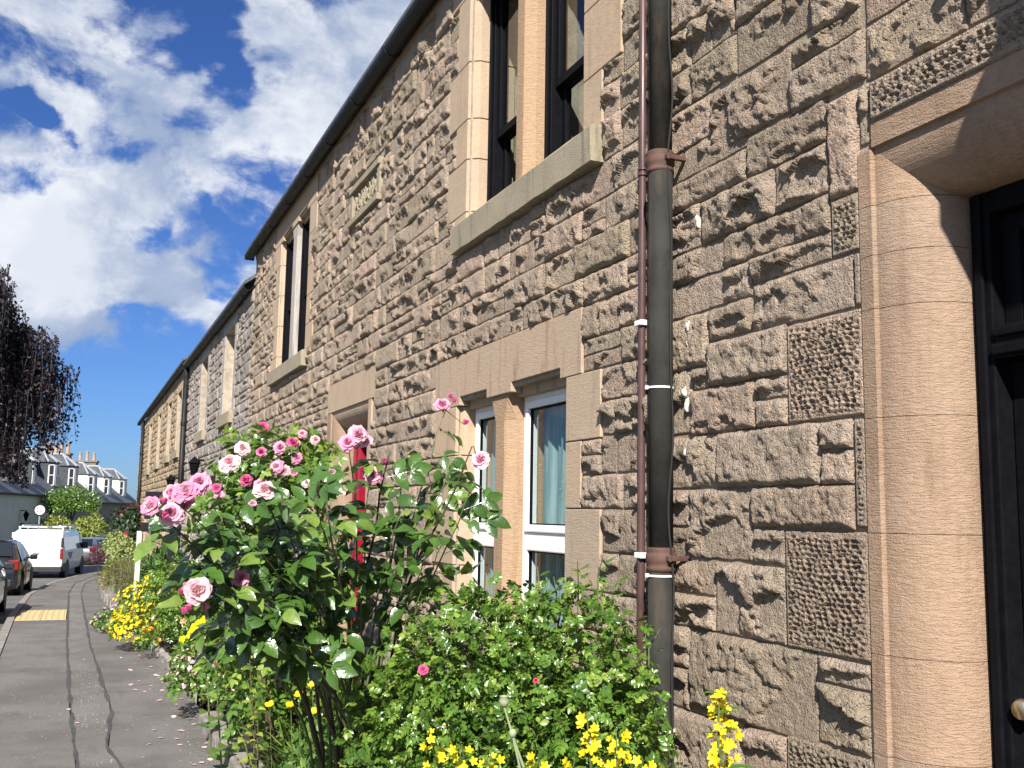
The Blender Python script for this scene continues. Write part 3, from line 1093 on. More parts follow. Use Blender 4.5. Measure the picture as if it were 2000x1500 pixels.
def bull(s_front, s_in, side, R_=0.17, n=22, back=0.40, strip_w=0.06, ch=None):
    """plan polygon of a jamb stone: flat margin, then a quarter round into the opening"""
    pts = [(back, s_front + side * strip_w), (-0.014, s_front + side * strip_w), (-0.014, s_front + side * .006), (-0.006, s_front + side * .001)]
    for i in range(n + 1):
        th = math.pi / 2 * i / n
        pts.append((R_ * (1 - math.cos(th)), s_front - side * abs(s_front - s_in) * math.sin(th)))
    pts.append((back, s_in))
    return pts if side > 0 else pts[::-1]


for z0, z1 in zip(JZ[:-1], JZ[1:]):
    o = MB().prism(bull(2.40, 2.215, 1), 'z', z0 + .001, z1 - .001).build('jamb_stone', 'jamb', house, tint=random.random())
blocked.append((2.395, 2.46, -0.6, 2.713))
# lintel: punched field above a plain band, round soffit
prof = [(0.40, 2.93), (-0.012, 2.93), (-0.012, 2.80), (-0.014, 2.797), (-0.014, 2.716)]
for i in range(17):
    th = math.pi / 2 * i / 16
    prof.append((0.17 * (1 - math.cos(th)), 2.713 - 0.183 * math.sin(th)))
prof.append((0.40, 2.53))
lt = MB().prism(prof, 'y', 0.6, 2.398).build('lintel', 'jamb', house, tint=0.5)
V, F = stone_patch(0.62, 2.394, 2.80, 2.928, 0.0055, 77, 'punched')
V[:, 0] -= 0.012
link('lintel_face', mesh_from('lintel_face', V, F, True, 0.6), 'sandstone', lt)
blocked.append((0.6, 2.40, 2.53, 2.932))
for z0, z1 in zip(JZ[:-1], JZ[1:]):
    MB().prism(bull(1.10, 1.285, -1), 'z', z0 + .001, z1 - .001).build('jamb_stone', 'jamb', house, tint=random.random())
df = MB()
df.box((0.19, 2.145, -0.3), (0.30, 2.213, 2.528)).box((0.19, 1.287, -0.3), (0.30, 1.355, 2.528))
df.box((0.19, 1.355, 2.46), (0.30, 2.145, 2.528)).box((0.19, 1.355, 2.02), (0.30, 2.145, 2.12))
df.box((0.175, 2.165, -0.3), (0.19, 2.195, 2.52)).box((0.172, 1.36, 2.03), (0.19, 2.14, 2.06)).box((0.178, 1.36, 2.085), (0.19, 2.14, 2.11))
dfo = df.build('door_frame', 'black_paint', house, bevel=0.005)
dl = MB()
dl.box((0.25, 1.357, -0.25), (0.29, 2.143, 2.018))
for a, c in ((1.43, 1.70), (1.80, 2.06)):
    for e, g in ((0.05, 0.75), (0.95, 1.9)):
        dl.box((0.238, a, e), (0.25, c, g))
door = dl.build('door', 'black_paint', house, bevel=0.006)
kn = MB()
kn.lathe([(0.028, 0), (0.030, -0.008), (0.014, -0.014), (0.012, -0.035), (0.026, -0.045), (0.031, -0.062), (0.024, -0.076), (0.0, -0.079)], (0.25, 2.105, 1.035), 18, 'x')
kn.build('door_knob', 'brass', door, smooth=True)
fl = MB()
fl.box((0.235, 1.357, 2.122), (0.28, 1.42, 2.458)).box((0.235, 2.08, 2.122), (0.28, 2.143, 2.458)).box((0.235, 1.42, 2.40), (0.28, 2.08, 2.458)).box((0.235, 1.42, 2.122), (0.28, 2.08, 2.18))
fl.build('fanlight', 'black_paint', dfo, bevel=0.004)
box('pane', (0.255, 1.41, 2.17), (0.26, 2.09, 2.41), 'glass', dfo)
room(1.0, 2.6, -0.3, 2.75)
# corbelled stone hood bracket beside the door, just right of the frame
cb = MB()
cb.prism([(0.02, 2.98), (-0.16, 2.98), (-0.20, 3.06), (-0.27, 3.08), (-0.30, 3.18), (-0.40, 3.22), (-0.46, 3.34), (-0.46, 3.42), (-0.40, 3.46), (-0.40, 5.2), (0.02, 5.2)], 'y', -0.6, 1.22)
cb.build('corbelled_bay', 'ashlar', house, bevel=0.006)
blocked.append((-1, 1.22, 2.95, 5.3))

# ---- red door further along
for z0, z1 in zip([-0.45, 0.35, 0.75, 1.1, 1.5, 1.85, 2.2], [0.35, 0.75, 1.1, 1.5, 1.85, 2.2, 2.50]):
    MB().prism(bull(9.80, 9.615, 1, strip_w=0.16), 'z', z0 + .001, z1 - .001).build('jamb_stone', 'jamb', house, tint=random.random())
    MB().prism(bull(8.42, 8.605, -1, strip_w=0.10), 'z', z0 + .001, z1 - .001).build('jamb_stone', 'ashlar', house, tint=random.random())
prof = [(0.40, 2.78), (-0.016, 2.78), (-0.016, 2.506)]
for i in range(13):
    th = math.pi / 2 * i / 12
    prof.append((0.17 * (1 - math.cos(th)), 2.503 - 0.17 * math.sin(th)))
prof.append((0.40, 2.333))
MB().prism(prof, 'y', 8.2, 9.96).build('lintel', 'ashlar', house, tint=0.5)
blocked += [(8.2, 9.96, 2.3, 2.78), (9.79, 9.96, -0.6, 2.5), (8.32, 8.43, -0.6, 2.5)]
rd = MB()
rd.box((0.18, 9.40, -0.45), (0.30, 9.613, 2.34)).box((0.18, 8.607, -0.45), (0.30, 8.70, 2.34)).box((0.18, 8.70, 2.25), (0.30, 9.40, 2.34))
rd.box((0.165, 9.50, -0.45), (0.18, 9.58, 2.3))
rdo = rd.build('door_frame', 'red_paint', house, bevel=0.006)
rl = MB()
rl.box((0.24, 8.70, -0.4), (0.29, 9.40, 2.25))
for a, c in ((8.78, 9.02), (9.1, 9.34)):
    for e, g in ((-0.1, 0.7), (0.9, 2.0)):
        rl.box((0.228, a, e), (0.24, c, g))
rl.build('door', 'red_paint', house, bevel=0.006)
room(8.3, 9.9, -0.4, 2.5)

# ---- carved plaque
blocked.append((8.22, 9.30, 4.20, 4.62))
pq = MB()
pq.box((-0.045, 8.24, 4.54), (0.03, 9.28, 4.60)).box((-0.03, 8.24, 4.28), (0.03, 8.33, 4.54)).box((-0.03, 9.19, 4.28), (0.03, 9.28, 4.54))
pq.box((-0.05, 8.24, 4.22), (0.03, 9.28, 4.28)).box((0.0, 8.33, 4.28), (0.03, 9.19, 4.54))
pqo = pq.build('carved_plaque', 'sillstone', house, bevel=0.006)
cv = MB()
for i in range(9):
    s = 8.38 + i * 0.092
    h_ = 0.09 + 0.02 * math.sin(i * 2.1)
    pts = [(-0.008, s + 0.035 * math.sin(k * 0.9 + i * 1.7), 4.33 + 0.17 * k / 8 + 0.01 * math.sin(i)) for k in range(9)]
    cv.tube(pts, 0.011, 6)
    pts = [(-0.006, s + 0.03 * math.cos(k * 0.7), 4.40 + 0.02 * (i % 3) + 0.045 * math.sin(k * 0.7)) for k in range(10)]
    cv.tube(pts, 0.010, 6)
cv.build('carving', 'sillstone', pqo)

# ---- masonry near the door, laid as it stands
near = [(2.78, 3.11, 3.44, 3.60), (2.42, 2.78, 3.44, 3.60), (2.405, 2.46, 2.735, 2.94), (3.43, 3.60, 3.42, 3.60), (3.28, 3.43, 3.42, 3.60), (3.11, 3.28, 3.42, 3.60), (3.11, 3.43, 3.25, 3.42), (3.43, 3.60, 3.25, 3.42),
        (2.66, 3.11, 3.24, 3.44), (2.44, 2.66, 3.21, 3.44), (3.29, 3.60, 3.07, 3.25), (2.79, 3.29, 2.98, 3.23), (2.44, 2.79, 3.13, 3.21),
        (2.42, 2.79, 2.96, 3.13), (3.05, 3.60, 2.94, 3.07), (2.60, 3.05, 2.81, 2.97), (3.05, 3.60, 2.81, 2.94), (2.46, 2.60, 2.60, 2.94),
        (3.36, 3.60, 2.63, 2.81), (2.89, 3.36, 2.63, 2.81), (2.60, 2.89, 2.63, 2.81), (3.21, 3.60, 2.50, 2.63), (2.60, 3.21, 2.50, 2.63),
        (3.03, 3.60, 2.36, 2.50), (2.60, 3.03, 2.40, 2.50), (2.50, 3.03, 2.22, 2.40), (3.31, 3.60, 2.14, 2.36), (3.04, 3.31, 2.23, 2.36),
        (2.84, 3.31, 2.05, 2.225), (2.46, 2.84, 1.87, 2.22, 'punched'), (3.31, 3.43, 2.05, 2.14), (3.43, 3.60, 1.88, 2.14), (3.01, 3.43, 1.87, 2.05),
        (2.84, 3.01, 1.97, 2.05), (2.84, 3.01, 1.87, 1.97), (2.46, 2.60, 2.40, 2.60, 'punched'), (2.46, 2.50, 2.22, 2.40, 'punched'),
        (3.25, 3.60, 1.66, 1.87), (2.67, 3.25, 1.66, 1.87), (2.52, 2.67, 1.77, 1.87), (2.52, 2.67, 1.66, 1.77), (2.46, 2.52, 1.52, 1.87, 'punched'),
        (3.46, 3.60, 1.51, 1.66), (3.05, 3.46, 1.39, 1.66), (2.52, 3.05, 1.515, 1.66), (2.87, 3.05, 1.39, 1.515), (2.46, 2.87, 1.115, 1.515, 'punched'), (3.46, 3.60, 1.38, 1.51),
        (3.29, 3.60, 1.25, 1.38), (2.87, 3.29, 1.12, 1.385), (3.29, 3.60, 1.12, 1.25), (2.72, 3.46, 0.82, 1.12), (2.47, 2.72, 1.03, 1.115),
        (2.48, 2.72, 0.84, 1.03), (3.46, 3.60, 0.96, 1.12), (3.46, 3.60, 0.80, 0.96), (3.12, 3.60, 0.55, 0.80), (2.88, 3.12, 0.62, 0.82), (2.46, 2.88, 0.62, 0.835, 'punched'),
        (3.1, 3.60, 0.2, 0.55), (2.46, 3.1, 0.2, 0.6), (2.46, 3.60, -0.15, 0.2)]
lines = [-0.45, -0.2, 0.05, 0.28, 0.50, 0.68, 0.85, 1.02, 1.20, 1.38, 1.58, 1.74, 1.92, 2.08, 2.24, 2.40, 2.57, 2.72, 2.90, 3.07, 3.25, 3.45, 3.62, 3.78, 3.97, 4.13, 4.33, 4.50, 4.66, 4.84, 5.02, 5.27]
rnd = random.Random(5)
stones = list(near)
stones += lay_courses(3.60, S_END, lines, blocked, rnd)
stones += lay_courses(2.42, 3.60, [3.60, 3.78, 3.97, 4.13, 4.33, 4.5, 4.66, 4.84, 5.02, 5.27], [], rnd)
stones += lay_courses(1.22, 2.42, [2.94, 3.13, 3.3, 3.5, 3.7, 3.9, 4.13, 4.33, 4.5, 4.66, 4.84, 5.02, 5.27], [], rnd)
stones += lay_courses(-0.6, 1.03, lines[:-12], [], rnd)
face_stones(stones, 'sandstone', house, 300, 1000)
backing('wall', -0.6, S_END, -0.5, 5.30, [(q[0] - .03, q[1] + .03, q[2] - .03, q[3] + .03) for q in (W1, W2, W3)] + [(1.10, 2.42, -0.6, 2.73), (8.40, 9.82, -0.6, 2.52)], 'mortar', house)
box('gable', (0.0, S_END, -0.5), (5.0, S_END + 0.02, 5.3), 'ashlar_grey', house)

# old mortar smears beside the pipe
for s, z, h_ in ((3.37, 2.735, 0.030), (3.44, 2.28, 0.055), (3.46, 2.02, 0.05), (3.45, 1.79, 0.035)):
    V, F = stone_patch(s - .011, s + .011, z - h_, z + h_, 0.006, int(s * 999), 'pitch')
    V[:, 0] -= 0.012
    wv_ = sstep(0, h_ * 1.0, h_ - np.abs(V[:, 2] - z) + .012 * fbm(V[:, 1] * 60, V[:, 2] * 60, 3, 2))
    V[:, 1] = s + (V[:, 1] - s) * (0.25 + 0.75 * wv_) + 0.006 * fbm(V[:, 2] * 30, V[:, 1] * 0, 4, 2)
    link('mortar_smear', mesh_from('mortar_smear', V, F, True, 0.5), 'filler', house)

# ---- gutter, roof, pipes


def gutter(s0, s1, zc, parent, xc=-0.10, r=0.072, mat='gutter_black', step=1.12):
    n = 12
    poly = [(xc + r * math.cos(math.pi + math.pi * i / n), zc + r * math.sin(math.pi + math.pi * i / n)) for i in range(n + 1)]
    inner = [(xc + (r - .006) * math.cos(math.pi + math.pi * i / n), zc + (r - .006) * math.sin(math.pi + math.pi * i / n)) for i in range(n + 1)]
    g = MB().prism(poly + inner[::-1], 'y', s0, s1).build('gutter', mat, parent, smooth=False)
    s = s0 + 0.5
    while s < s1 - 0.1:
        p2 = [(xc + (r + .007) * math.cos(math.pi + math.pi * i / n), zc + (r + .007) * math.sin(math.pi + math.pi * i / n)) for i in range(n + 1)]
        p3 = [(xc + (r + .001) * math.cos(math.pi + math.pi * i / n), zc + (r + .001) * math.sin(math.pi + math.pi * i / n)) for i in range(n + 1)]
        MB().prism(p2 + p3[::-1], 'y', s - .035, s + .035).build('gutter_joint', mat, g)
        s += step
    box('gutter_end', (xc - r, s1 - .004, zc - r), (xc + r, s1 + .002, zc + .003), mat, g)
    return g


def roof(s0, s1, z, parent, pitch=38, run=4.2):
    tn = math.tan(math.radians(pitch))
    poly = [(-0.16, z + .03), (-0.16, z + .085), (run, z + .06 + (run + .13) * tn), (2 * run + .13, z + .06), (2 * run + .13, z + .03), (run, z + .03 + (run + .13) * tn)]
    return MB().prism(poly, 'y', s0, s1).build('roof', 'slate', parent)


gutter(-0.6, S_END + 0.08, 5.345, house)
roof(-0.6, S_END + 0.05, 5.315, house)
box('wallhead', (-0.02, -0.6, 5.27), (0.4, S_END, 5.34), 'ashlar', house)

dp = MB().tube([(-0.085, 3.545, 5.28), (-0.085, 3.545, 3.02)], 0.048, 20).tube([(-0.085, 3.545, 3.06), (-0.085, 3.552, 1.36)], 0.050, 20).tube([(-0.085, 3.552, 1.40), (-0.085, 3.562, -0.1)], 0.051, 20).build('downpipe', 'pipe_iron', house, smooth=True)
for z in (3.03, 1.385):
    MB().lathe([(0.051, -.055), (0.058, -.048), (0.058, -.036), (0.053, -.030), (0.062, -.018), (0.062, .014), (0.054, .020), (0.059, .030), (0.056, .038), (0.05, .042)], (-0.085, 3.55, z), 22).build('pipe_collar', 'pipe_rust', dp, smooth=True)
    MB().box((-0.10, 3.47, z - .010), (0.02, 3.492, z + .010)).lathe([(0.006, -.014), (0.006, .014)], (-0.09, 3.474, z), 8).build('pipe_lug', 'pipe_rust', dp, bevel=0.003)
for z in (2.07, 1.315, 0.72):
    mb = MB().lathe([(0.0555, -.004), (0.0555, .004)], (-0.085, 3.553, z), 22)
    mb.box((-0.146, 3.56, z - .007), (-0.136, 3.572, z + .008))
    mb.build('cable_tie', 'white_plastic', dp)
wp = MB().tube([(-0.043, 3.755, 5.2), (-0.043, 3.765, 3.1), (-0.043, 3.78, 1.4), (-0.043, 3.79, 0.1)], 0.0165, 12).build('waste_pipe', 'pipe_brown', house, smooth=True)
for z in (3.07, 3.045):
    MB().lathe([(0.018, -.008), (0.022, -.004), (0.022, .004), (0.018, .008)], (-0.043, 3.765, z), 14).build('pipe_ring', 'pipe_brown', wp)
for z in (2.38, 1.385):
    MB().box((-0.066, 3.745, z - .012), (0.0, 3.80, z + .012)).build('pipe_clip', 'white_plastic', wp, bevel=0.003)
cb_pts = [(-0.075 - .008 * math.sin(z * 9), 3.487 + 0.006 * math.sin(z * 5.0) + 0.005 * math.sin(z * 13), z) for z in np.linspace(5.1, 0.3, 70)]
MB().tube(cb_pts, 0.0042, 6).build('cable', 'tyre', house)

# ================================================================== the lower terrace beyond
def terrace(name, label, s0, s1, z_eave, mat, amat, ups, lows, doors, pipes, own, seed, lines, far_res):
    h = thing(name, (0.2, (s0 + s1) / 2, gz((s0 + s1) / 2)), label, 'house')
    blk, holes = [], []
    zb = gz(s1) - 0.3
    for (a, c, z0, z1, white) in ups + lows:
        holes.append((a, c, z0, z1))
        blk.append((a - 0.28, c + 0.28, z0 - 0.20, z1 + 0.30))
        for q, r_ in ((a - 0.28, a), (c, c + 0.28)):
            zz = z0
            while zz < z1 - 0.05:
                ze = min(z1, zz + 0.42)
                dressed('margin_stone', q, r_, zz, ze, amat, h, depth=0.30)
                zz = ze
        dressed('lintel', a - 0.28, c + 0.28, z1, z1 + 0.30, amat, h, depth=0.30)
        box('sill', (-0.085, a - 0.2, z0 - 0.20), (0.3, c + 0.2, z0), 'sillstone', h, 0.008)
        fm = 'white_paint' if white else 'black_paint'
        f = MB()
        x = 0.15
        f.box((x, a, z0), (x + .08, a + .06, z1)).box((x, c - .06, z0), (x + .08, c, z1)).box((x, a, z1 - .06), (x + .08, c, z1)).box((x, a, z0), (x + .08, c, z0 + .06)).box((x, a, (z0 + z1) / 2 - .03), (x + .08, c, (z0 + z1) / 2 + .03))
        fr = f.build('window', fm, h)
        box('pane', (x + .03, a + .05, z0 + .05), (x + .035, c - .05, z1 - .05), 'glass', fr)
        mb = MB().box((0.5, a - .3, z0 - .3), (2.0, c + .3, z1 + .3))
        mb.build('room_lining', 'dark_room', h)
    for (a, c, z0, z1, dm) in doors:
        holes.append((a, c, z0, z1))
        blk.append((a - 0.26, c + 0.26, z0, z1 + 0.32))
        for q, r_ in ((a - 0.26, a), (c, c + 0.26)):
            zz = z0
            while zz < z1 - 0.05:
                ze = min(z1, zz + 0.5)
                dressed('margin_stone', q, r_, zz, ze, amat, h, depth=0.30)
                zz = ze
        dressed('lintel', a - 0.26, c + 0.26, z1, z1 + 0.32, amat, h, depth=0.30)
        d = MB().box((0.2, a, z0), (0.26, c, z1))
        k = a + .04
        while k < c - .1:
            d.box((0.185, k, z0 + .05), (0.2, k + .1, z1 - .05))
            k += .12
        d.build('door', dm, h)
    st = lay_courses(s0, s1, lines, blk, random.Random(seed), 0.2, 0.62)
    st = [q for q in st if q[3] > gz(q[0]) - 0.1]
    face_stones(st, mat, h, own, seed * 31, 0.02, 0.006, far_res)
    backing('wall', s0, s1, zb, z_eave, holes, 'mortar', h, 0.001)
    gutter(s0, s1, z_eave + .015, h, step=1.9)
    roof(s0, s1, z_eave, h)
    for s, z1 in pipes:
        d = MB().tube([(-0.09, s, z1), (-0.09, s, gz(s))], 0.06, 12).build('downpipe', 'gutter_black', h, smooth=True)
        for z in (z1 - 1.3, z1 - 3.0):
            MB().lathe([(0.06, -.05), (0.075, -.03), (0.075, .03), (0.06, .05)], (-0.09, s, z), 12).build('pipe_collar', 'gutter_black', d)
    return h


def mklines(a, b_, seed):
    r = random.Random(seed)
    L = [a]
    while L[-1] < b_ - 0.3:
        L.append(L[-1] + r.uniform(0.15, 0.24))
    L.append(b_)
    return L


terrace('grey_terrace_house', 'lower grey-mauve stone terrace house between the tall tan house and a black downpipe', S_END + 0.03, 24.75, 4.86, 'greystone', 'ashlar_grey',
        [(17.1, 18.3, 3.15, 4.62, True), (20.9, 22.0, 3.1, 4.6, False)], [(16.0, 17.2, 0.6, 2.1, True), (22.6, 23.5, 0.5, 2.0, False)], [(18.7, 19.9, -0.5, 2.15, 'lead')],
        [(24.6, 4.8)], 120, 41, mklines(-0.7, 4.84, 1), 0.034)
terrace('brown_terrace_house', 'far brown stone terrace house with black downpipes at the end of the row', 24.78, 44.5, 4.98, 'brownstone', 'ashlar',
        [(26.4, 27.5, 3.0, 4.5, False), (29.4, 30.5, 3.0, 4.5, False), (33.2, 34.3, 2.95, 4.5, False), (37.5, 38.6, 2.9, 4.5, False), (42.3, 43.2, 2.9, 4.4, False)],
        [(29.0, 30.1, 0.2, 1.75, False), (37.3, 38.5, 0.1, 1.65, False)], [(26.2, 27.2, -0.75, 1.95, 'black_paint'), (33.6, 34.6, -0.9, 1.7, 'black_paint')],
        [(41.5, 4.9)], 80, 43, mklines(-1.3, 4.96, 2), 0.05)

# wall lanterns and a meter flue on the terrace
for s, z, lab in ((20.6, 2.35, 'black wall lantern on the grey stone house beside its plank door'), (25.9, 2.15, 'black wall lantern on the brown stone house beside the downpipe')):
    t_ = thing('wall_lantern', (-0.1, s, z), lab, 'lantern', 'wall lanterns')
    box('bracket', (-0.14, s - .02, z + .12), (0.0, s + .02, z + .16), 'black_paint', t_)
    MB().lathe([(0.05, -.14), (0.10, .10), (0.125, .11), (0.03, .22), (0.0, .25)], (-0.2, s, z - .03), 6).build('lamp_housing', 'black_paint', t_)
fl_ = thing('grey_flue_pipe', (-0.15, 18.0, 0.9), 'grey plastic vent pipe with a cap fixed low on the grey house wall', 'pipe')
MB().lathe([(0.10, -.45), (0.13, .2), (0.16, .2), (0.16, .3), (0.0, .3)], (-0.17, 18.0, 1.0), 14).build('pipe', 'lead', fl_, smooth=False)
box('pipe_strap', (-0.19, 17.85, 0.85), (0.0, 18.15, 0.90), 'lead', fl_)
mt = box('meter_box', (-0.16, 18.9, 0.55), (0.0, 19.2, 1.2), 'white_paint', None, 0.01)
tag(mt, 'white meter box on the wall next to the grey vent pipe', 'meter box')

# ------------------------------------------------------------------ far houses across the bend
simple('render_white', (0.56, 0.56, 0.46), 0.9, var=0.06, scale=1.2, dirt=(0.42, 0.41, 0.36))
simple('far_stone', (0.22, 0.185, 0.14), 0.95, var=0.3, scale=2.0, bmp=0.03)
simple('dark_slate_wall', (0.035, 0.04, 0.047), 0.5, var=0.3, scale=6)
simple('terracotta', (0.40, 0.26, 0.165), 0.85, var=0.3, scale=6)
simple('far_glass', (0.03, 0.035, 0.04), 0.08, var=0.2)
simple('chimney_stone', (0.17, 0.145, 0.12), 0.95, var=0.3, scale=4)
LOCAL = set()
_pinv = PINV


def PINV(parent):
    return Matrix.Identity(4) if parent.name in LOCAL or (parent.parent is not None and parent.parent.name in LOCAL) else _pinv(parent)


def lthing(name, loc, label, cat, rotz, group=None):
    o = thing(name, loc, label, cat, group, rotz)
    LOCAL.add(o.name)
    return o


def fwin(par, mat4, w_, h_, frame='white_paint', cols=1):
    """window in a local plane: x across, z up, -y out"""
    f = MB()
    fw = 0.09
    f.box((-w_ / 2, -.03, 0), (-w_ / 2 + fw, .05, h_), mat4).box((w_ / 2 - fw, -.03, 0), (w_ / 2, .05, h_), mat4)
    f.box((-w_ / 2, -.03, 0), (w_ / 2, .05, fw), mat4).box((-w_ / 2, -.03, h_ - fw), (w_ / 2, .05, h_), mat4)
    f.box((-w_ / 2, -.02, h_ * .5 - .04), (w_ / 2, .04, h_ * .5 + .04), mat4)
    for k in range(1, cols):
        x = -w_ / 2 + w_ * k / cols
        f.box((x - .04, -.02, 0), (x + .04, .04, h_), mat4)
    o = f.build('window', frame, par)
    MB().box((-w_ / 2 + .02, .0, .02), (w_ / 2 - .02, .03, h_ - .02), mat4).build('pane', 'far_glass', o)
    return o


def dormer(par, u, ze, tn, wd=1.5, hgt=1.75, canted=True, wallm='dark_slate_wall', frame='white_paint', v0=0.55):
    z0 = ze + v0 * tn + 0.05
    zt = z0 + hgt
    dep = hgt / tn + 0.8
    c = 0.42 if canted else 0.02
    pl = [(u - wd / 2, v0 + c), (u - wd / 2 + c, v0), (u + wd / 2 - c, v0), (u + wd / 2, v0 + c), (u + wd / 2, v0 + dep), (u - wd / 2, v0 + dep)]
    d = MB().prism(pl, 'z', z0 - .3, zt).build('dormer', wallm, par)
    e = 0.12
    base = [(u - wd / 2 - e, v0 + c - .05, zt), (u - wd / 2 + c - .02, v0 - e, zt), (u + wd / 2 - c + .02, v0 - e, zt), (u + wd / 2 + e, v0 + c - .05, zt), (u + wd / 2 + e, v0 + dep + 1.1, zt), (u - wd / 2 - e, v0 + dep + 1.1, zt)]
    rz = zt + wd * 0.48
    rf = MB().add(base + [(u, v0 + wd * 0.55, rz), (u, v0 + dep + 1.1, rz)], [(0, 1, 6), (1, 2, 6), (2, 3, 6), (3, 4, 7, 6), (5, 0, 6, 7), (5, 4, 3, 2, 1, 0)])
    ro = rf.build('dormer_roof', 'slate', d)
    ld = MB()
    for k in (0, 1, 2, 3):
        ld.tube([base[k], (u, v0 + wd * .55, rz)], 0.075, 5)
    ld.tube([(u, v0 + wd * .55, rz), (u, v0 + dep + 1.1, rz)], 0.085, 5)
    ld.build('lead_hip', 'lead', d)
    wh = hgt * 0.78
    zz = z0 + hgt * 0.14
    fwin(par, Matrix.Translation((u, v0 - .02, zz)), wd - 2 * c - .1, wh, frame, 2 if canted else 1)
    if canted:
        for sg in (-1, 1):
            m4 = Matrix.Translation((u + sg * (wd / 2 - c / 2 + .012), v0 + c / 2 - .012, zz)) @ Matrix.Rotation(sg * math.radians(45), 4, 'Z')
            fwin(par, m4, c * 1.25, wh, frame)
    return d


def chimney(par, u, v, z0, z1, n, L=1.9, W=0.7):
    c = MB().box((u - W / 2, v - L / 2, z0), (u + W / 2, v + L / 2, z1)).box((u - W / 2 - .1, v - L / 2 - .1, z1), (u + W / 2 + .1, v + L / 2 + .1, z1 + .16)).build('chimney', 'chimney_stone', par)
    for i in range(n):
        y_ = v - L / 2 + L * (i + .5) / n
        hp = 0.78 + 0.12 * (i % 2)
        MB().lathe([(0.17, 0), (0.14, .1), (0.13, hp - .12), (0.17, hp - .08), (0.16, hp), (0.10, hp)], (u, y_, z1 + .16), 10).build('chimney_pot', 'terracotta', c)
    return c


def far_house(name, label, p0, p1, ground, ze, wallm, tn=0.84, depth=3.6):
    dx, dy = p1[0] - p0[0], p1[1] - p0[1]
    L = math.hypot(dx, dy)
    h = lthing(name, (p0[0], p0[1], ground), label, 'house', math.atan2(dy, dx))
    z = ze - ground
    box('wall', (0, 0, -1.0), (L, 2 * depth, z), wallm, h)
    e = 0.18
    MB().prism([(-e, z - .02), (-e, z + .08), (depth, z + .08 + (depth + e) * tn), (2 * depth + e, z + .08), (2 * depth + e, z - .02), (depth, z - .04 + (depth + e) * tn)], 'x', -0.02, L + 0.02).build('roof', 'slate', h)
    MB().tube([(0, -e - .02, z), (L, -e - .02, z)], 0.07, 8).build('gutter', 'gutter_black', h)
    return h, L, z, tn


P0, P1, P2, P3 = (-8.4, 50), (-4.0, 78), (-0.9, 93.5), (3.6, 114)
h, L, z, tn = far_house('white_cottage', 'white rendered cottage with dark slate roof and black dormers, behind the parked cars', P0, P1, -1.6, 2.25, 'render_white')
for u in (12.5, 17.2, 21.6, 25.2):
    dormer(h, u, z, tn, 1.35, 1.75, False)
for u, w_, c_ in ((13.2, 1.7, 2), (25.2, 1.5, 2)):
    fwin(h, Matrix.Translation((u, -.02, 0.95)), w_, 1.5, 'white_paint', c_)
fwin(h, Matrix.Translation((20.0, -.02, 0.9)), 0.9, 1.2, 'black_paint')
ln = MB().lathe([(0.06, -.3), (0.16, .05), (0.2, .08), (0.04, .3), (0, .33)], (19.3, -.35, 2.55), 6).box((19.27, -.35, 2.85), (19.33, 0, 2.9)).build('lantern', 'black_paint', h)
MB().tube([(11.4, -.12, z), (11.4, -.12, -.3)], 0.07, 8).build('downpipe', 'gutter_black', h)
MB().tube([(L - .15, -.12, z), (L - .15, -.12, -.3)], 0.09, 8).build('downpipe', 'gutter_black', h)
chimney(h, L + .2, 3.6, z + 2.2, z + 4.0, 6, 2.6, 0.8)
h, L, z, tn = far_house('grey_dormer_house', 'far brown stone house with two dark slate dormers, right of the white cottage', P1, P2, -2.1, 2.25, 'far_stone')
for u in (4.0, 10.6):
    dormer(h, u, z, tn, 2.0, 2.0, True)
fwin(h, Matrix.Translation((4.0, -.02, .8)), 1.2, 1.6, 'white_paint')
chimney(h, 0.4, 3.6, z + 2.5, z + 4.15, 5, 2.3, 0.9)
# lean-to porch
MB().prism([(0, 2.0), (-1.8, 1.35), (-1.8, 1.45), (0, 2.15)], 'x', 9.0, 14.2).build('porch_roof', 'slate', h)
for u in (9.3, 13.9):
    box('porch_post', (u - .08, -1.7, -.4), (u + .08, -1.54, 1.42), 'black_paint', h)
h, L, z, tn = far_house('white_dormer_house', 'farthest stone house with white bay dormers, next to the tan terrace end', P2, P3, -2.6, 1.95, 'far_stone')
for u in (2.5, 9.0, 16.5):
    dormer(h, u, z, tn, 2.1, 1.9, True, 'render_white')
chimney(h, 1.0, 3.6, z + 2.5, z + 4.0, 5, 2.4, 0.9)
chimney(h, 13.0, 3.6, z + 2.6, z + 3.9, 3, 1.9, 0.9)
for u in (5.2, 12.5):
    fwin(h, Matrix.Translation((u, -.02, .9)), 1.1, 1.6, 'white_paint')
an = MB().tube([(0.2, 3.6, z + 4.1), (0.2, 3.6, z + 6.2)], 0.03, 5).tube([(-.5, 3.6, z + 6.0), (.9, 3.6, z + 6.0)], 0.025, 5).tube([(-.3, 3.3, z + 5.8), (-.3, 3.9, z + 6.3)], 0.02, 5).tube([(.6, 3.3, z + 5.8), (.6, 3.9, z + 6.3)], 0.02, 5)
an.build('aerial', 'lead', h)

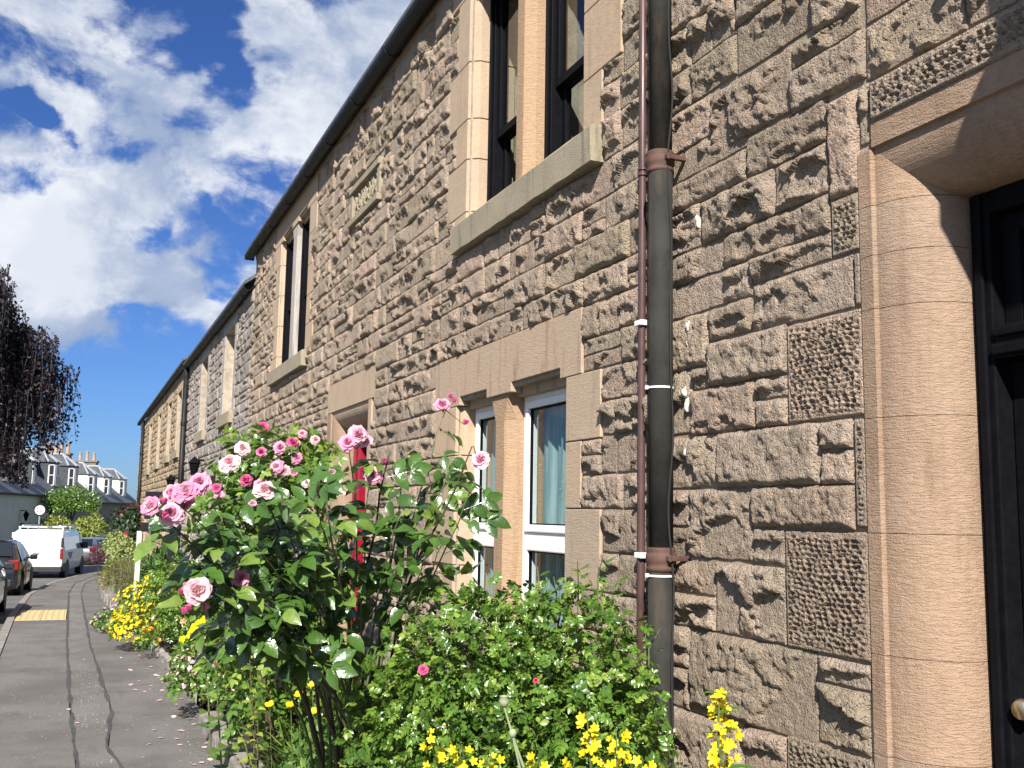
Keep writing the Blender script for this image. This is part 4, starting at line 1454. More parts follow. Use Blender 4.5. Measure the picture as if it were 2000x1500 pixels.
# ------------------------------------------------------------------ vehicles
simple('car_white', (0.80, 0.81, 0.82), 0.28, var=0.02, coat=0.6)
simple('car_black', (0.012, 0.014, 0.018), 0.22, var=0.1, coat=1.0)
simple('car_grey', (0.055, 0.055, 0.055), 0.25, 0.5, var=0.1, coat=1.0)
simple('car_silver_van_shade', (0.22, 0.25, 0.27), 0.28, 0.6, var=0.06, coat=1.0)
simple('car_blue', (0.10, 0.12, 0.17), 0.28, 0.4, var=0.06, coat=1.0)
simple('car_glass', (0.012, 0.016, 0.02), 0.04, var=0.1)
simple('black_trim', (0.018, 0.018, 0.019), 0.6, var=0.2)
simple('tyre', (0.014, 0.014, 0.014), 0.85, var=0.2)
simple('rim', (0.35, 0.36, 0.37), 0.35, 0.8)
simple('lamp_red', (0.22, 0.012, 0.012), 0.15)
simple('lamp_clear', (0.7, 0.68, 0.66), 0.15)
simple('plate_yellow', (0.65, 0.48, 0.05), 0.5)
simple('decal_blue', (0.08, 0.12, 0.55), 0.4)
simple('decal_green', (0.25, 0.6, 0.45), 0.4)
simple('brown_sheet', (0.20, 0.14, 0.06), 0.5, var=0.3)


def loft(stations, mat, name, par):
    """stations: (x, [(halfwidth, z), ...] from sill to roof centre) mirrored"""
    V, F = [], []
    k = len(stations[0][1])
    ring = 2 * k
    for x, pr in stations:
        for hw, z in pr:
            V.append((x, hw, z))
        for hw, z in pr[::-1]:
            V.append((x, -hw, z))
    for i in range(len(stations) - 1):
        for j in range(ring):
            j2 = (j + 1) % ring
            F.append((i * ring + j, i * ring + j2, (i + 1) * ring + j2, (i + 1) * ring + j))
    F.append(tuple(range(ring))[::-1])
    F.append(tuple((len(stations) - 1) * ring + j for j in range(ring)))
    mb = MB()
    mb.V, mb.F = V, F
    o = mb.build(name, mat, par, smooth=True, bevel=0.03, seg=2)
    return o


def wheel(par, x, y, r=0.31, w_=0.2):
    t_ = MB().lathe([(r * .62, -w_ / 2), (r * .95, -w_ / 2), (r, -w_ / 2 + .03), (r, w_ / 2 - .03), (r * .95, w_ / 2), (r * .62, w_ / 2)], (x, y, r), 24, 'y').build('wheel', 'tyre', par)
    sg = -1 if y < 0 else 1
    rm = MB().lathe([(r * .62, -w_ * .4), (r * .6, w_ * .42 * 1), (r * .2, w_ * .36), (0.0, w_ * .38)] if sg > 0 else [(0.0, -w_ * .38), (r * .2, -w_ * .36), (r * .6, -w_ * .42), (r * .62, w_ * .4)], (x, y, r), 18, 'y')
    for k in range(5):
        a = 2 * math.pi * k / 5
        rm.box((-.03, -.01, r * .15), (.03, .012, r * .6), Matrix.Translation((x, y + sg * w_ * .42, r)) @ Matrix.Rotation(a, 4, 'Y'))
    rm.build('rim', 'rim', t_)


def hexp(w0, zs, z1, wb, zb, wr, zr):
    return [(w0 * .96, zs), (w0, zs + .12), (w0, z1), (wb, zb), (wr, zr - .06), (wr - .16, zr), (0.0, zr + .015)]


def car(name, label, loc, rotz, paint, L=4.2, W=0.88, H=1.46, suv=0.0):
    """hatchback, nose towards +x; origin on the ground at its middle"""
    c = lthing(name, loc, label, 'car', rotz)
    h2 = L / 2
    zb = 0.90 + suv * .5
    st = []
    for x, z1, zbl, zr, wb, wr, w0, zs in (
            (-h2, 0.55, 0.80, 0.84, W * .84, W * .78, W * .82, 0.34),
            (-h2 + .07, 0.70, 0.93, 0.98, W * .92, W * .80, W * .93, 0.26),
            (-h2 + .22, 0.72, 0.95, 1.10, W * .96, W * .76, W * .98, 0.22),
            (-h2 + .62, 0.74, zb, H - .06, W * .97, W * .70, W, 0.20),
            (-h2 + 1.15, 0.74, zb, H, W * .97, W * .71, W, 0.20),
            (0.15, 0.74, zb - .01, H - .01, W * .97, W * .71, W, 0.20),
            (0.55, 0.74, zb - .02, H - .10, W * .97, W * .69, W, 0.20),
            (1.12, 0.74, zb - .01, zb + .10, W * .96, W * .74, W, 0.20),
            (h2 - .30, 0.66, 0.80, 0.88, W * .92, W * .70, W * .96, 0.22),
            (h2 - .06, 0.55, 0.66, 0.70, W * .82, W * .66, W * .86, 0.26),
            (h2, 0.50, 0.58, 0.60, W * .74, W * .6, W * .78, 0.34)):
        st.append((x, hexp(w0, zs, z1, wb, zbl, wr, zr)))
    loft(st, paint, 'body', c)
    # glass, set just proud of the shell
    for sg in (-1, 1):
        def side(pts, nm):
            V = [(x, sg * y, z) for x, y, z in pts]
            MB().add(V + [(x, y - sg * .02, z) for x, y, z in V], [tuple(range(len(V))) if sg < 0 else tuple(range(len(V)))[::-1]]).build(nm, 'car_glass', c)
        yb, yt = W * .972, W * .735
        side([(-h2 + .62, yb, zb + .05), (-.25, yb, zb + .05), (-.25, yt, H - .10), (-h2 + .95, yt, H - .13)], 'side_window')
        side([(-.18, yb, zb + .05), (.95, yb - .01, zb + .06), (.45, yt, H - .14), (-.18, yt, H - .10)], 'side_window')
        MB().box((.72, sg * W * .98 - .02 + (0 if sg > 0 else -.16), zb + .02), (.84, sg * W * .98 + (.18 if sg > 0 else .02), zb + .17)).build('wing_mirror', paint, c, bevel=.03)
        MB().box((-h2 + .0, sg * W * .80 - .13, .74), (-h2 + .13, sg * W * .80 + .13, 1.02)).build('tail_lamp', 'lamp_red', c, bevel=.03)
        MB().box((h2 - .32, sg * W * .74 - .14, .60), (h2 - .05, sg * W * .74 + .14, .74)).build('headlamp', 'lamp_clear', c, bevel=.04)
        for x in (-h2 + .78, h2 - .82):
            wheel(c, x, sg * (W - .10))
            MB().lathe([(.37, -.012), (.37, .012)], (x, sg * (W - .004), .33), 22, 'y').build('wheel_arch', 'black_trim', c)
        for x in (-.75, .28):
            MB().box((x - .1, sg * W - .01, .78), (x + .1, sg * W + .02, .81)).build('door_handle', paint, c, bevel=.008)
    yt = W * .66
    V = [(-h2 + .20, -yt - .06, 1.10), (-h2 + .20, yt + .06, 1.10), (-h2 + .575, yt - .04, H - .09), (-h2 + .575, -yt + .04, H - .09)]
    MB().add([(x - .03, y, z + .02) for x, y, z in V], [(0, 3, 2, 1)]).build('rear_window', 'car_glass', c)
    V = [(1.09, -yt - .02, zb + .14), (1.09, yt + .02, zb + .14), (.60, yt - .06, H - .09), (.60, -yt + .06, H - .09)]
    MB().add([(x + .02, y, z + .02) for x, y, z in V], [(0, 1, 2, 3)]).build('windscreen', 'car_glass', c)
    box('bumper', (-h2 - .03, -W * .78, .30), (-h2 + .10, W * .78, .50), 'black_trim', c, .03)
    box('number_plate', (-h2 - .045, -.26, .58), (-h2 + .02, .26, .69), 'plate_yellow', c)
    box('front_bumper', (h2 - .10, -W * .7, .24), (h2 + .03, W * .7, .42), 'black_trim', c, .03)
    MB().tube([(-h2 + .8, 0, H), (-h2 + .62, 0, H + .22)], 0.012, 6).build('aerial', 'black_trim', c)
    return c


def rz_(heading_right_deg):
    return math.radians(90 - heading_right_deg)


car('grey_car', 'dark grey metallic car at the left edge, nearest of the cars parked at the kerb', (-4.42, 23.2, gz(23.2) - .11), rz_(0.5), 'car_grey')
bc = car('black_car', 'black hatchback with a brown sheet hanging on its side, parked behind the white van', (-4.3, 33.0, gz(33.0) - .11), rz_(3.7), 'car_black', 3.8, 0.86, 1.52)
MB().add([(-1.3, -.905, .95), (-.75, -.90, 1.0), (-.6, -.905, .62), (-.95, -.92, .30), (-1.25, -.915, .5), (-1.05, -.93, .7)], [(0, 1, 5), (1, 2, 5), (2, 3, 5), (3, 4, 5), (4, 0, 5)]).build('hanging_sheet', 'brown_sheet', bc)
car('silver_car', 'silver grey hatchback parked beyond the white van', (-1.28, 64, gz(64) - .11), rz_(20), 'car_silver_van_shade', 4.3, 0.9, 1.55, .1)
car('blue_grey_car', 'dark blue-grey car half hidden behind the silver hatchback', (0.25, 71.0, gz(71.0) - .11), rz_(24), 'car_blue', 4.5, 0.92, 1.68, .15)


def van(loc, rotz):
    c = lthing('white_van', loc, 'white panel van with roof bars parked at the kerb, seen from behind', 'van', rotz)
    L, W, H = 5.1, 0.96, 1.93
    h2 = L / 2
    def pr(w0, zs, zb, zr, wr):
        return [(w0 * .97, zs), (w0, zs + .15), (w0, 0.8), (w0 * .995, zb), (wr, zr - .12), (wr - .12, zr - .02), (0.0, zr)]
    st = [(-h2, pr(W * .96, .45, 1.15, H - .05, W * .86)), (-h2 + .05, pr(W * .985, .40, 1.15, H - .01, W * .88)), (-h2 + .5, pr(W, .34, 1.15, H, W * .89)), (0.9, pr(W, .34, 1.15, H - .02, W * .88)),
          (1.25, pr(W, .34, 1.12, H - .14, W * .86)), (1.75, pr(W, .34, 1.08, 1.32, W * .84)), (2.15, pr(W * .95, .34, .95, 1.10, W * .8)), (h2 - .06, pr(W * .86, .34, .8, .88, W * .72)), (h2, pr(W * .8, .40, .7, .76, W * .66))]
    loft(st, 'car_white', 'body', c)
    for sg in (-1, 1):
        MB().box((-h2 - .012, sg * .47 - .445, .50), (-h2 + .02, sg * .47 + .445, 1.80)).build('rear_door', 'car_white', c, bevel=.02)
        MB().box((-h2 - .02, sg * .895 - .05, .78), (-h2 + .08, sg * .895 + .055, 1.22)).build('tail_lamp', 'lamp_red', c, bevel=.02)
        MB().box((-h2 - .015, sg * .895 - .045, 1.22), (-h2 + .07, sg * .895 + .05, 1.62)).build('lamp_surround', 'black_trim', c, bevel=.02)
        V = [(1.0, sg * (W + .004), 1.12), (1.72, sg * (W + .002), 1.10), (1.28, sg * (W * .90), 1.66), (1.0, sg * (W * .905), 1.68)]
        MB().add(V, [(0, 1, 2, 3) if sg < 0 else (3, 2, 1, 0)]).build('side_window', 'car_glass', c)
        V = [(-2.3, sg * (W + .004), 1.12), (.85, sg * (W + .004), 1.12), (.85, sg * (W * .925), 1.62), (-2.3, sg * (W * .925), 1.62)]
        MB().add(V, [(0, 1, 2, 3) if sg < 0 else (3, 2, 1, 0)]).build('side_panel', 'car_silver_van_shade' if sg < 0 else 'car_white', c)  # right side greyed: the white van's shade is put into the panel colour
        MB().box((1.35, sg * W - .02 + (0 if sg > 0 else -.2), 1.08), (1.5, sg * W + (.22 if sg > 0 else .02), 1.34)).build('wing_mirror', 'black_trim', c, bevel=.03)
        MB().box((-2.5, sg * W - .012, .32), (-1.95, sg * W + .012, .62)).build('bumper_corner', 'black_trim', c, bevel=.02)
        for x in (-h2 + .95, h2 - .95):
            wheel(c, x, sg * (W - .12), .33, .22)
            MB().lathe([(.40, -.012), (.40, .012)], (x, sg * (W - .003), .36), 22, 'y').build('wheel_arch', 'black_trim', c)
    box('rear_bumper', (-h2 - .07, -W * .98, .30), (-h2 + .1, W * .98, .52), 'black_trim', c, .03)
    box('door_handle', (-h2 - .035, -.12, .98), (-h2 - .01, .14, 1.02), 'black_trim', c, .006)
    box('sticker', (-h2 - .016, -.72, .62), (-h2 - .0125, -.63, .71), 'decal_green', c)
    MB().add([(-1.6, -W - .008, 1.02), (-.6, -W - .008, 1.02), (-.95, -W - .008, .74), (-1.3, -W - .008, .80)], [(0, 1, 2, 3)]).build('side_logo', 'decal_blue', c)
    box('tail_badge', (-h2 - .0155, -.62, .99), (-h2 - .0125, -.40, 1.015), 'rim', c)
    rb = MB()
    for y in (-.68, .68):
        rb.box((-2.0, y - .03, H + .10), (.7, y + .03, H + .15))
    for x in (-1.95, -.6, .65):
        rb.box((x - .04, -.82, H + .06), (x + .04, .82, H + .10))
        for y in (-.78, .78):
            rb.box((x - .03, y - .03, H - .06), (x + .03, y + .03, H + .07))
    rb.build('roof_bars', 'white_paint', c)
    return c


van((-3.12, 46.0, gz(46.0) - .11), rz_(10))

# ------------------------------------------------------------------ signs


def text_obj(name, s, size, mat, parent, m4, ext=0.002):
    cu = bpy.data.curves.new(name, 'FONT')
    cu.body = s
    cu.size = size
    cu.extrude = ext
    cu.resolution_u = 2
    cu.align_x = 'LEFT'
    tmp = bpy.data.objects.new(name, cu)
    COL.objects.link(tmp)
    dg = bpy.context.evaluated_depsgraph_get()
    me = bpy.data.meshes.new_from_object(tmp.evaluated_get(dg))
    bpy.data.objects.remove(tmp)
    me.transform(m4)
    me.materials.clear()
    return link(name, me, mat, parent)


simple('sign_black', (0.012, 0.012, 0.018), 0.4)
simple('sign_white', (0.8, 0.8, 0.8), 0.5)
simple('sign_red', (0.45, 0.06, 0.10), 0.5)
simple('post_wood', (0.55, 0.52, 0.46), 0.8, var=0.2, scale=9)
lb = lthing('letting_board', (-0.72, 19.0, gz(19.0)), 'black letting board with white lettering on a pale post, behind the pink roses', 'sign', math.radians(8))
g0 = gz(19.0)
# x across (towards the house), -y towards the viewer
box('board', (-0.44, -0.015, 1.36 - g0), (0.16, 0.015, 1.84 - g0), 'sign_black', lb)
box('lower_board', (-0.48, -0.02, 1.14 - g0), (0.06, 0.01, 1.30 - g0), 'sign_black', lb)
box('post', (-0.54, -0.02, 0), (-0.46, 0.05, 1.15 - g0), 'post_wood', lb, .006)
box('post', (0.02, 0.02, 0), (0.12, 0.11, 1.40 - g0), 'sign_black', lb, .006)
up = Matrix.Rotation(math.radians(90), 4, 'X')
for s_, sz, x, z_, mt_ in (('PROPERTY', .095, -.33, 1.655, 'sign_white'), ('BUREAU', .095, -.33, 1.565, 'sign_white'), ('LET', .13, -.21, 1.39, 'sign_red')):
    text_obj('lettering', s_, sz, mt_, lb, Matrix.Translation((x, -0.018, z_ - g0)) @ up)
text_obj('lettering', 'propertybureau.co.uk', .055, 'sign_white', lb, Matrix.Translation((-.36, -0.023, 1.20 - g0)) @ up)


def speed_sign(x, y, zc, label, rot):
    g = gz(y)
    s_ = lthing('speed_limit_sign', (x, y, g), label, 'road sign', rot, 'twenty limit signs')
    MB().tube([(0, 0.05, 0), (0, 0.05, zc - g + .2)], 0.035, 8).build('post', 'lead', s_)
    MB().lathe([(0.30, -.01), (0.30, .01)], (0, 0, zc - g), 24, 'y').build('disc', 'sign_red' if False else 'sign_black', s_)
    MB().lathe([(0.245, -.016), (0.245, -.011)], (0, 0, zc - g), 24, 'y').build('disc_face', 'sign_white', s_)
    text_obj('numerals', '20', .32, 'sign_black', s_, Matrix.Translation((-.185, -0.02, zc - g - .11)) @ up)


speed_sign(-4.05, 60.0, 1.35, 'round 20 sign on a post above the white van', math.radians(-4))
speed_sign(-5.95, 50.0, 1.3, 'round 20 sign cut off by the left edge of the view', math.radians(-4))

# ================================================================== planting
def leafmat(name, dark, mid, light, rough=0.4, trans=0.25, spec=0.5, under=None):
    m, t, b = material(name, mid, rough, 0.0, spec)
    oi = t.new('ShaderNodeObjectInfo')
    v = t.math('FRACT', t.math('ADD', tinta(t), oi.outputs['Random']))
    col = t.mix(t.rng(v, 0.0, 0.5), dark, mid)
    col = t.mix(t.rng(v, 0.62, 1.0), col, light)
    col = t.mix(t.rng(t.noise(wpos(t), 45, 3), 0.4, 0.7, 0, 0.3), col, dark)
    if under:
        g = t.new('ShaderNodeNewGeometry')
        col = t.mix(g.outputs['Backfacing'], col, under)
    t.link(col, b.inputs['Base Color'])
    bump(t, b, t.noise(wpos(t), 60, 2, 0.5), 0.4, 0.006)
    tr = t.new('ShaderNodeBsdfTranslucent')
    t.link(t.mix(0.5, col, light), tr.inputs[0])
    mx = t.new('ShaderNodeMixShader')
    mx.inputs[0].default_value = trans
    t.link(b.outputs[0], mx.inputs[1])
    t.link(tr.outputs[0], mx.inputs[2])
    t.link(mx.outputs[0], t.n['Material Output'].inputs[0])
    M[name] = m


leafmat('leaf_rose', (0.032, 0.076, 0.014), (0.062, 0.138, 0.022), (0.17, 0.25, 0.045), 0.27, 0.16, 0.95, (0.13, 0.19, 0.08))
leafmat('leaf_small', (0.05, 0.11, 0.016), (0.115, 0.22, 0.03), (0.26, 0.35, 0.06), 0.28, 0.25, 0.6)
leafmat('leaf_fresh', (0.05, 0.12, 0.02), (0.10, 0.20, 0.03), (0.20, 0.30, 0.05), 0.5, 0.3)
leafmat('leaf_dark', (0.012, 0.030, 0.010), (0.022, 0.05, 0.016), (0.04, 0.075, 0.02), 0.5, 0.15)
leafmat('leaf_lime', (0.14, 0.19, 0.03), (0.24, 0.28, 0.04), (0.36, 0.38, 0.06), 0.5, 0.25)
leafmat('leaf_heath', (0.085, 0.075, 0.02), (0.15, 0.13, 0.03), (0.22, 0.20, 0.05), 0.7, 0.2)
leafmat('leaf_greygreen', (0.07, 0.095, 0.06), (0.13, 0.165, 0.10), (0.22, 0.25, 0.16), 0.7, 0.2)
leafmat('leaf_conifer', (0.035, 0.085, 0.015), (0.06, 0.13, 0.02), (0.10, 0.19, 0.03), 0.6, 0.15)
leafmat('leaf_acer', (0.05, 0.010, 0.018), (0.09, 0.018, 0.028), (0.15, 0.03, 0.04), 0.55, 0.25)
leafmat('leaf_varieg', (0.10, 0.15, 0.04), (0.28, 0.33, 0.10), (0.48, 0.50, 0.20), 0.5, 0.25)
leafmat('leaf_beech', (0.010, 0.007, 0.012), (0.018, 0.010, 0.017), (0.035, 0.018, 0.025), 0.5, 0.12)
leafmat('petal_pink', (0.72, 0.26, 0.42), (0.78, 0.38, 0.52), (0.82, 0.55, 0.62), 0.55, 0.35, 0.3)
leafmat('petal_pale', (0.78, 0.46, 0.52), (0.82, 0.58, 0.60), (0.84, 0.68, 0.66), 0.55, 0.35, 0.3)
leafmat('petal_deep', (0.62, 0.08, 0.24), (0.70, 0.16, 0.34), (0.75, 0.30, 0.45), 0.55, 0.3, 0.3)
leafmat('petal_red', (0.5, 0.02, 0.06), (0.6, 0.05, 0.12), (0.66, 0.10, 0.18), 0.55, 0.3, 0.3)
leafmat('petal_peach', (0.80, 0.50, 0.30), (0.82, 0.60, 0.42), (0.84, 0.70, 0.55), 0.55, 0.35, 0.3)
leafmat('petal_yellow', (0.72, 0.50, 0.01), (0.80, 0.62, 0.015), (0.82, 0.70, 0.04), 0.5, 0.3, 0.3)
leafmat('petal_orange', (0.75, 0.28, 0.03), (0.80, 0.36, 0.05), (0.8, 0.45, 0.1), 0.5, 0.3, 0.3)
leafmat('petal_mauve', (0.48, 0.25, 0.50), (0.58, 0.33, 0.58), (0.68, 0.45, 0.65), 0.55, 0.3, 0.3)
leafmat('petal_purple', (0.22, 0.03, 0.36), (0.32, 0.06, 0.46), (0.42, 0.10, 0.55), 0.55, 0.3, 0.3)
simple('cane_green', (0.10, 0.13, 0.045), 0.6, var=0.3, scale=30)
simple('cane_brown', (0.075, 0.055, 0.032), 0.8, var=0.4, scale=30)
simple('bark', (0.10, 0.085, 0.07), 0.9, var=0.3, scale=12, bmp=0.02)
simple('beech_bark', (0.035, 0.03, 0.03), 0.9, var=0.3)
simple('pod', (0.28, 0.32, 0.18), 0.7)

# ---- leaf templates: base at 0, along +y, face up +z (triangles)


def leaf_tpl(wd=0.3, n=3, fold=0.10, droop=0.12, serr=0.0):
    V, F = [(0, 0, 0)], []
    for i in range(1, n + 1):
        y = i / (n + 1)
        hw = wd * math.sin(math.pi * y ** 0.85) ** 0.8
        z = -droop * y * y
        s_ = 1 + (serr if i % 2 else -serr)
        V += [(-hw * s_, y, z + fold * hw / wd), (0, y, z), (hw * s_, y, z + fold * hw / wd)]
    V.append((0, 1, -droop))
    F += [(0, 2, 1), (0, 3, 2)]
    for i in range(n - 1):
        a = 1 + 3 * i
        F += [(a, a + 1, a + 4), (a, a + 4, a + 3), (a + 1, a + 2, a + 5), (a + 1, a + 5, a + 4)]
    a = 1 + 3 * (n - 1)
    F += [(a, a + 1, a + 3), (a + 1, a + 2, a + 3)]
    return np.array(V, float), np.array(F)


def basis(ax, nr):
    """rows of frames: y = ax, z ~ nr"""
    ax = ax / np.linalg.norm(ax, axis=1, keepdims=True)
    x = np.cross(ax, nr)
    x /= np.linalg.norm(x, axis=1, keepdims=True) + 1e-9
    z = np.cross(x, ax)
    return np.stack([x, ax, z], 2)          # columns


def inst(tpl, P, B, S, tint=None):
    V, F = tpl
    n = len(P)
    S = np.broadcast_to(np.asarray(S, float).reshape(-1, 1, 1) if np.ndim(S) else np.full((n, 1, 1), S), (n, 1, 1))
    W = np.einsum('nij,kj->nki', B, V) * S + P[:, None, :]
    FF = F[None] + (np.arange(n) * len(V))[:, None, None]
    ti = rng.random(n) if tint is None else tint
    return W.reshape(-1, 3), FF.reshape(-1, F.shape[1]), np.repeat(ti, len(V))


def combine(parts):
    Vs, Fs, Ts, o = [], [], [], 0
    for V, F, T in parts:
        Vs.append(V)
        Fs.append(F + o)
        Ts.append(T)
        o += len(V)
    return np.concatenate(Vs), np.concatenate(Fs), np.concatenate(Ts)


def compound(nl, leaf, size=1.0, seed=0, spread=0.42):
    """a pinnate leaf with nl leaflets on a stalk, total length about 1"""
    r = np.random.default_rng(seed)
    P, A, N, S = [], [], [], []
    k = nl // 2
    for i in range(k):
        y = 0.28 + 0.36 * i / max(1, k - 1) if k > 1 else 0.35
        for sg in (-1, 1):
            P.append((sg * .015, y, -.05 * y))
            A.append((sg * 1.0, 0.55 + r.uniform(-.15, .2), r.uniform(-.25, .1)))
            N.append((r.uniform(-.35, .35), r.uniform(-.3, .3), 1))
            S.append(spread * r.uniform(.82, 1.08))
    P.append((0, .62, -.03))
    A.append((r.uniform(-.12, .12), 1, r.uniform(-.35, 0)))
    N.append((r.uniform(-.25, .25), .1, 1))
    S.append(spread * 1.12)
    V, F, T = inst(leaf, np.array(P), basis(np.array(A, float), np.array(N, float)), np.array(S), r.uniform(0, .25, len(P)))
    st = np.array([(-.008, 0, 0), (.008, 0, 0), (.006, .64, -.035), (-.006, .64, -.035)])
    V2, F2, T2 = combine([(V, F, T), (st, np.array([(0, 1, 2), (0, 2, 3)]), np.full(4, .3))])
    return V2, F2, T2


LEAF_BIG = leaf_tpl(0.31, 6, 0.13, 0.30, 0.04)
LEAF_MED = leaf_tpl(0.31, 3, 0.12, 0.24)
LEAF_LOW = leaf_tpl(0.30, 2, 0.09, 0.12)
LEAF_NEEDLE = leaf_tpl(0.09, 2, 0.01, 0.05)
LEAF_TINY = (np.array([(0, 0, 0), (-.3, .5, .06), (0, 1, -.05), (.3, .5, .06)], float), np.array([(0, 2, 1), (0, 3, 2)]))


def shared(name, VFT, mat):
    V, F, T = VFT
    me = mesh_from(name, V, F, True, T)
    me.materials.append(M[mat])
    return me


def place(name, me, loc, B, s, parent):
    o = bpy.data.objects.new(name, me)
    COL.objects.link(o)
    o.parent = parent
    o.matrix_parent_inverse = PINV(parent)
    m4 = Matrix([[B[i][j] * s for j in range(3)] + [loc[i]] for i in range(3)] + [[0, 0, 0, 1]])
    o.matrix_basis = m4
    return o


def blob_points(c, r, n, seed, shell=0.45, lump=0.22, freq=2.6, up=-0.35):
    g = np.random.default_rng(seed)
    d = g.normal(size=(n * 2, 3))
    d /= np.linalg.norm(d, axis=1, keepdims=True)
    d = d[d[:, 2] > up][:n]
    q = 1 - shell * g.random(len(d)) ** 1.8
    th = np.arctan2(d[:, 1], d[:, 0])
    q = q * (1 + lump * fbm(th * freq, d[:, 2] * freq * 1.6, seed, 3))
    P = np.array(c) + d * np.array(r) * q[:, None]
    nrm = d / np.array(r)
    nrm /= np.linalg.norm(nrm, axis=1, keepdims=True)
    return P, nrm, g


def foliage(parent, blobs, n, size, tpl, mat, seed, name='foliage', shell=0.5, upw=0.5, out=0.5, droop=0.1, lump=0.25, up=-0.35, own=0, ownname='leaf'):
    """leaves through the outer depth of one or more lumps; own = how many of the largest in view stay single objects"""
    tot = sum(np.prod(b_[1]) ** (2 / 3) for b_ in blobs)
    parts = []
    for k, (c, r) in enumerate(blobs):
        m_ = max(20, int(n * np.prod(r) ** (2 / 3) / tot))
        P, N, g = blob_points(c, r, m_, seed + k * 7, shell, lump, up=up)
        rd = g.normal(size=P.shape)
        ax = rd * 0.8 + N * out + np.array((0, 0, -droop))
        nr = N * 0.8 + g.normal(size=P.shape) * 0.45 + np.array((0, 0, upw))
        B = basis(ax, nr)
        S = size * g.uniform(0.65, 1.25, len(P))
        parts.append((P, B, S))
    P = np.concatenate([p_[0] for p_ in parts])
    B = np.concatenate([p_[1] for p_ in parts])
    S = np.concatenate([p_[2] for p_ in parts])
    keep = np.ones(len(P), bool)
    if own:
        C0 = np.array((-2.25, 0, 1.55))
        dist = np.linalg.norm(P - C0, axis=1)
        idx = np.argsort(dist)[:own]
        keep[idx] = False
        if isinstance(tpl, list):
            mes = [shared(ownname, q, mat) for q in tpl]
        else:
            mes = [shared(ownname, (tpl[0], tpl[1], np.full(len(tpl[0]), 0.0)), mat)]
        for j, i in enumerate(idx):
            place(ownname, mes[j % len(mes)], P[i], B[i], S[i], parent)
    if isinstance(tpl, list):
        res = []
        ids = np.nonzero(keep)[0]
        for k, q in enumerate(tpl):
            s_ = ids[k::len(tpl)]
            V, F, T = inst((q[0], q[1]), P[s_], B[s_], S[s_])
            T = np.mod(T + np.tile(q[2], len(s_)), 1.0)
            res.append((V, F, T))
        V, F, T = combine(res)
    else:
        V, F, T = inst(tpl, P[keep], B[keep], S[keep])
    return link(name, mesh_from(name, V, F, True, T), mat, parent, 'stuff')


def stems(parent, base, tips, r0, mat, name='stem', seed=0, sag=0.1, n=6, taper=0.45):
    g = random.Random(seed)
    for q in tips:
        a, c = Vector(base) + Vector((g.uniform(-.06, .06), g.uniform(-.06, .06), 0)), Vector(q)
        m_ = (a + c) / 2 + Vector((0, 0, (c - a).length * sag)) + Vector((g.uniform(-.05, .05), g.uniform(-.05, .05), 0))
        pts = [a * (1 - t_) ** 2 + m_ * 2 * t_ * (1 - t_) + c * t_ ** 2 for t_ in [i / n for i in range(n + 1)]]
        MB().tube(pts, [r0 * (1 - (1 - taper) * i / n) for i in range(n + 1)], 6).build(name, mat, parent, smooth=True)


def rose_tpl(seed, layers=(3, 5, 6, 7, 7), openness=1.0):
    r = np.random.default_rng(seed)
    Vs, Fs, Ts, o = [], [], [], 0
    nl = len(layers)
    for l, k in enumerate(layers):
        f = (l + 0.6) / nl
        tilt = (0.10 + 1.15 * f ** 1.3) * openness
        for i in range(k):
            th = 2 * math.pi * (i + 0.5 * (l % 2)) / k + r.uniform(-.35, .35)
            tl = tilt + r.uniform(-.22, .26)
            size = 0.45 + 0.42 * f + r.uniform(-.05, .06)
            nb, na = 4, 4
            for b_ in range(nb + 1):
                for a in range(na + 1):
                    u, v = a / na * 2 - 1, b_ / nb
                    hw = (0.14 + 0.40 * math.sin(min(1, v * 1.15) * math.pi * .5)) * size * 1.25 * (1 - 0.32 * max(0, v - .7) / .3 * abs(u))
                    ang = tl * (0.35 + 0.85 * v) + (0.5 * max(0, v - .65) if l > 2 else -0.35 * v)
                    rad = size * v * math.sin(ang) + 0.05 * f
                    hgt = size * v * math.cos(ang) * 0.95
                    cup = 0.55 * hw * u * u * (1 - .4 * f)
                    rad2 = rad - cup * math.cos(ang) + 0.02 * math.sin(5 * u + seed + i)
                    x = rad2 * math.cos(th) - hw * u * math.sin(th)
                    y = rad2 * math.sin(th) + hw * u * math.cos(th)
                    wz = mnoise.noise((x * 3.1 + seed, y * 3.1, i + l * 3.3)) * v
                    Vs.append((x * (1 + .16 * wz), y * (1 + .16 * wz), hgt + cup * .3 + 0.05 * math.sin(4 * u + i * 2.1) * v + .10 * wz))
                    Ts.append(0.15 + 0.5 * f + 0.2 * v)
            for b_ in range(nb):
                for a in range(na):
                    q = o + b_ * (na + 1) + a
                    Fs += [(q, q + 1, q + na + 2), (q, q + na + 2, q + na + 1)]
            o += (na + 1) * (nb + 1)
    return np.array(Vs), np.array(Fs), np.clip(np.array(Ts), 0, .95)


ROSES = [rose_tpl(i, (4, 6, 8, 8, 7, 6) if i % 2 else (4, 6, 7, 7, 6), (0.62, 0.95, 0.8, 1.08, 0.7, 0.9)[i]) for i in range(6)]
BUD = rose_tpl(9, (3, 4, 4), 0.35)


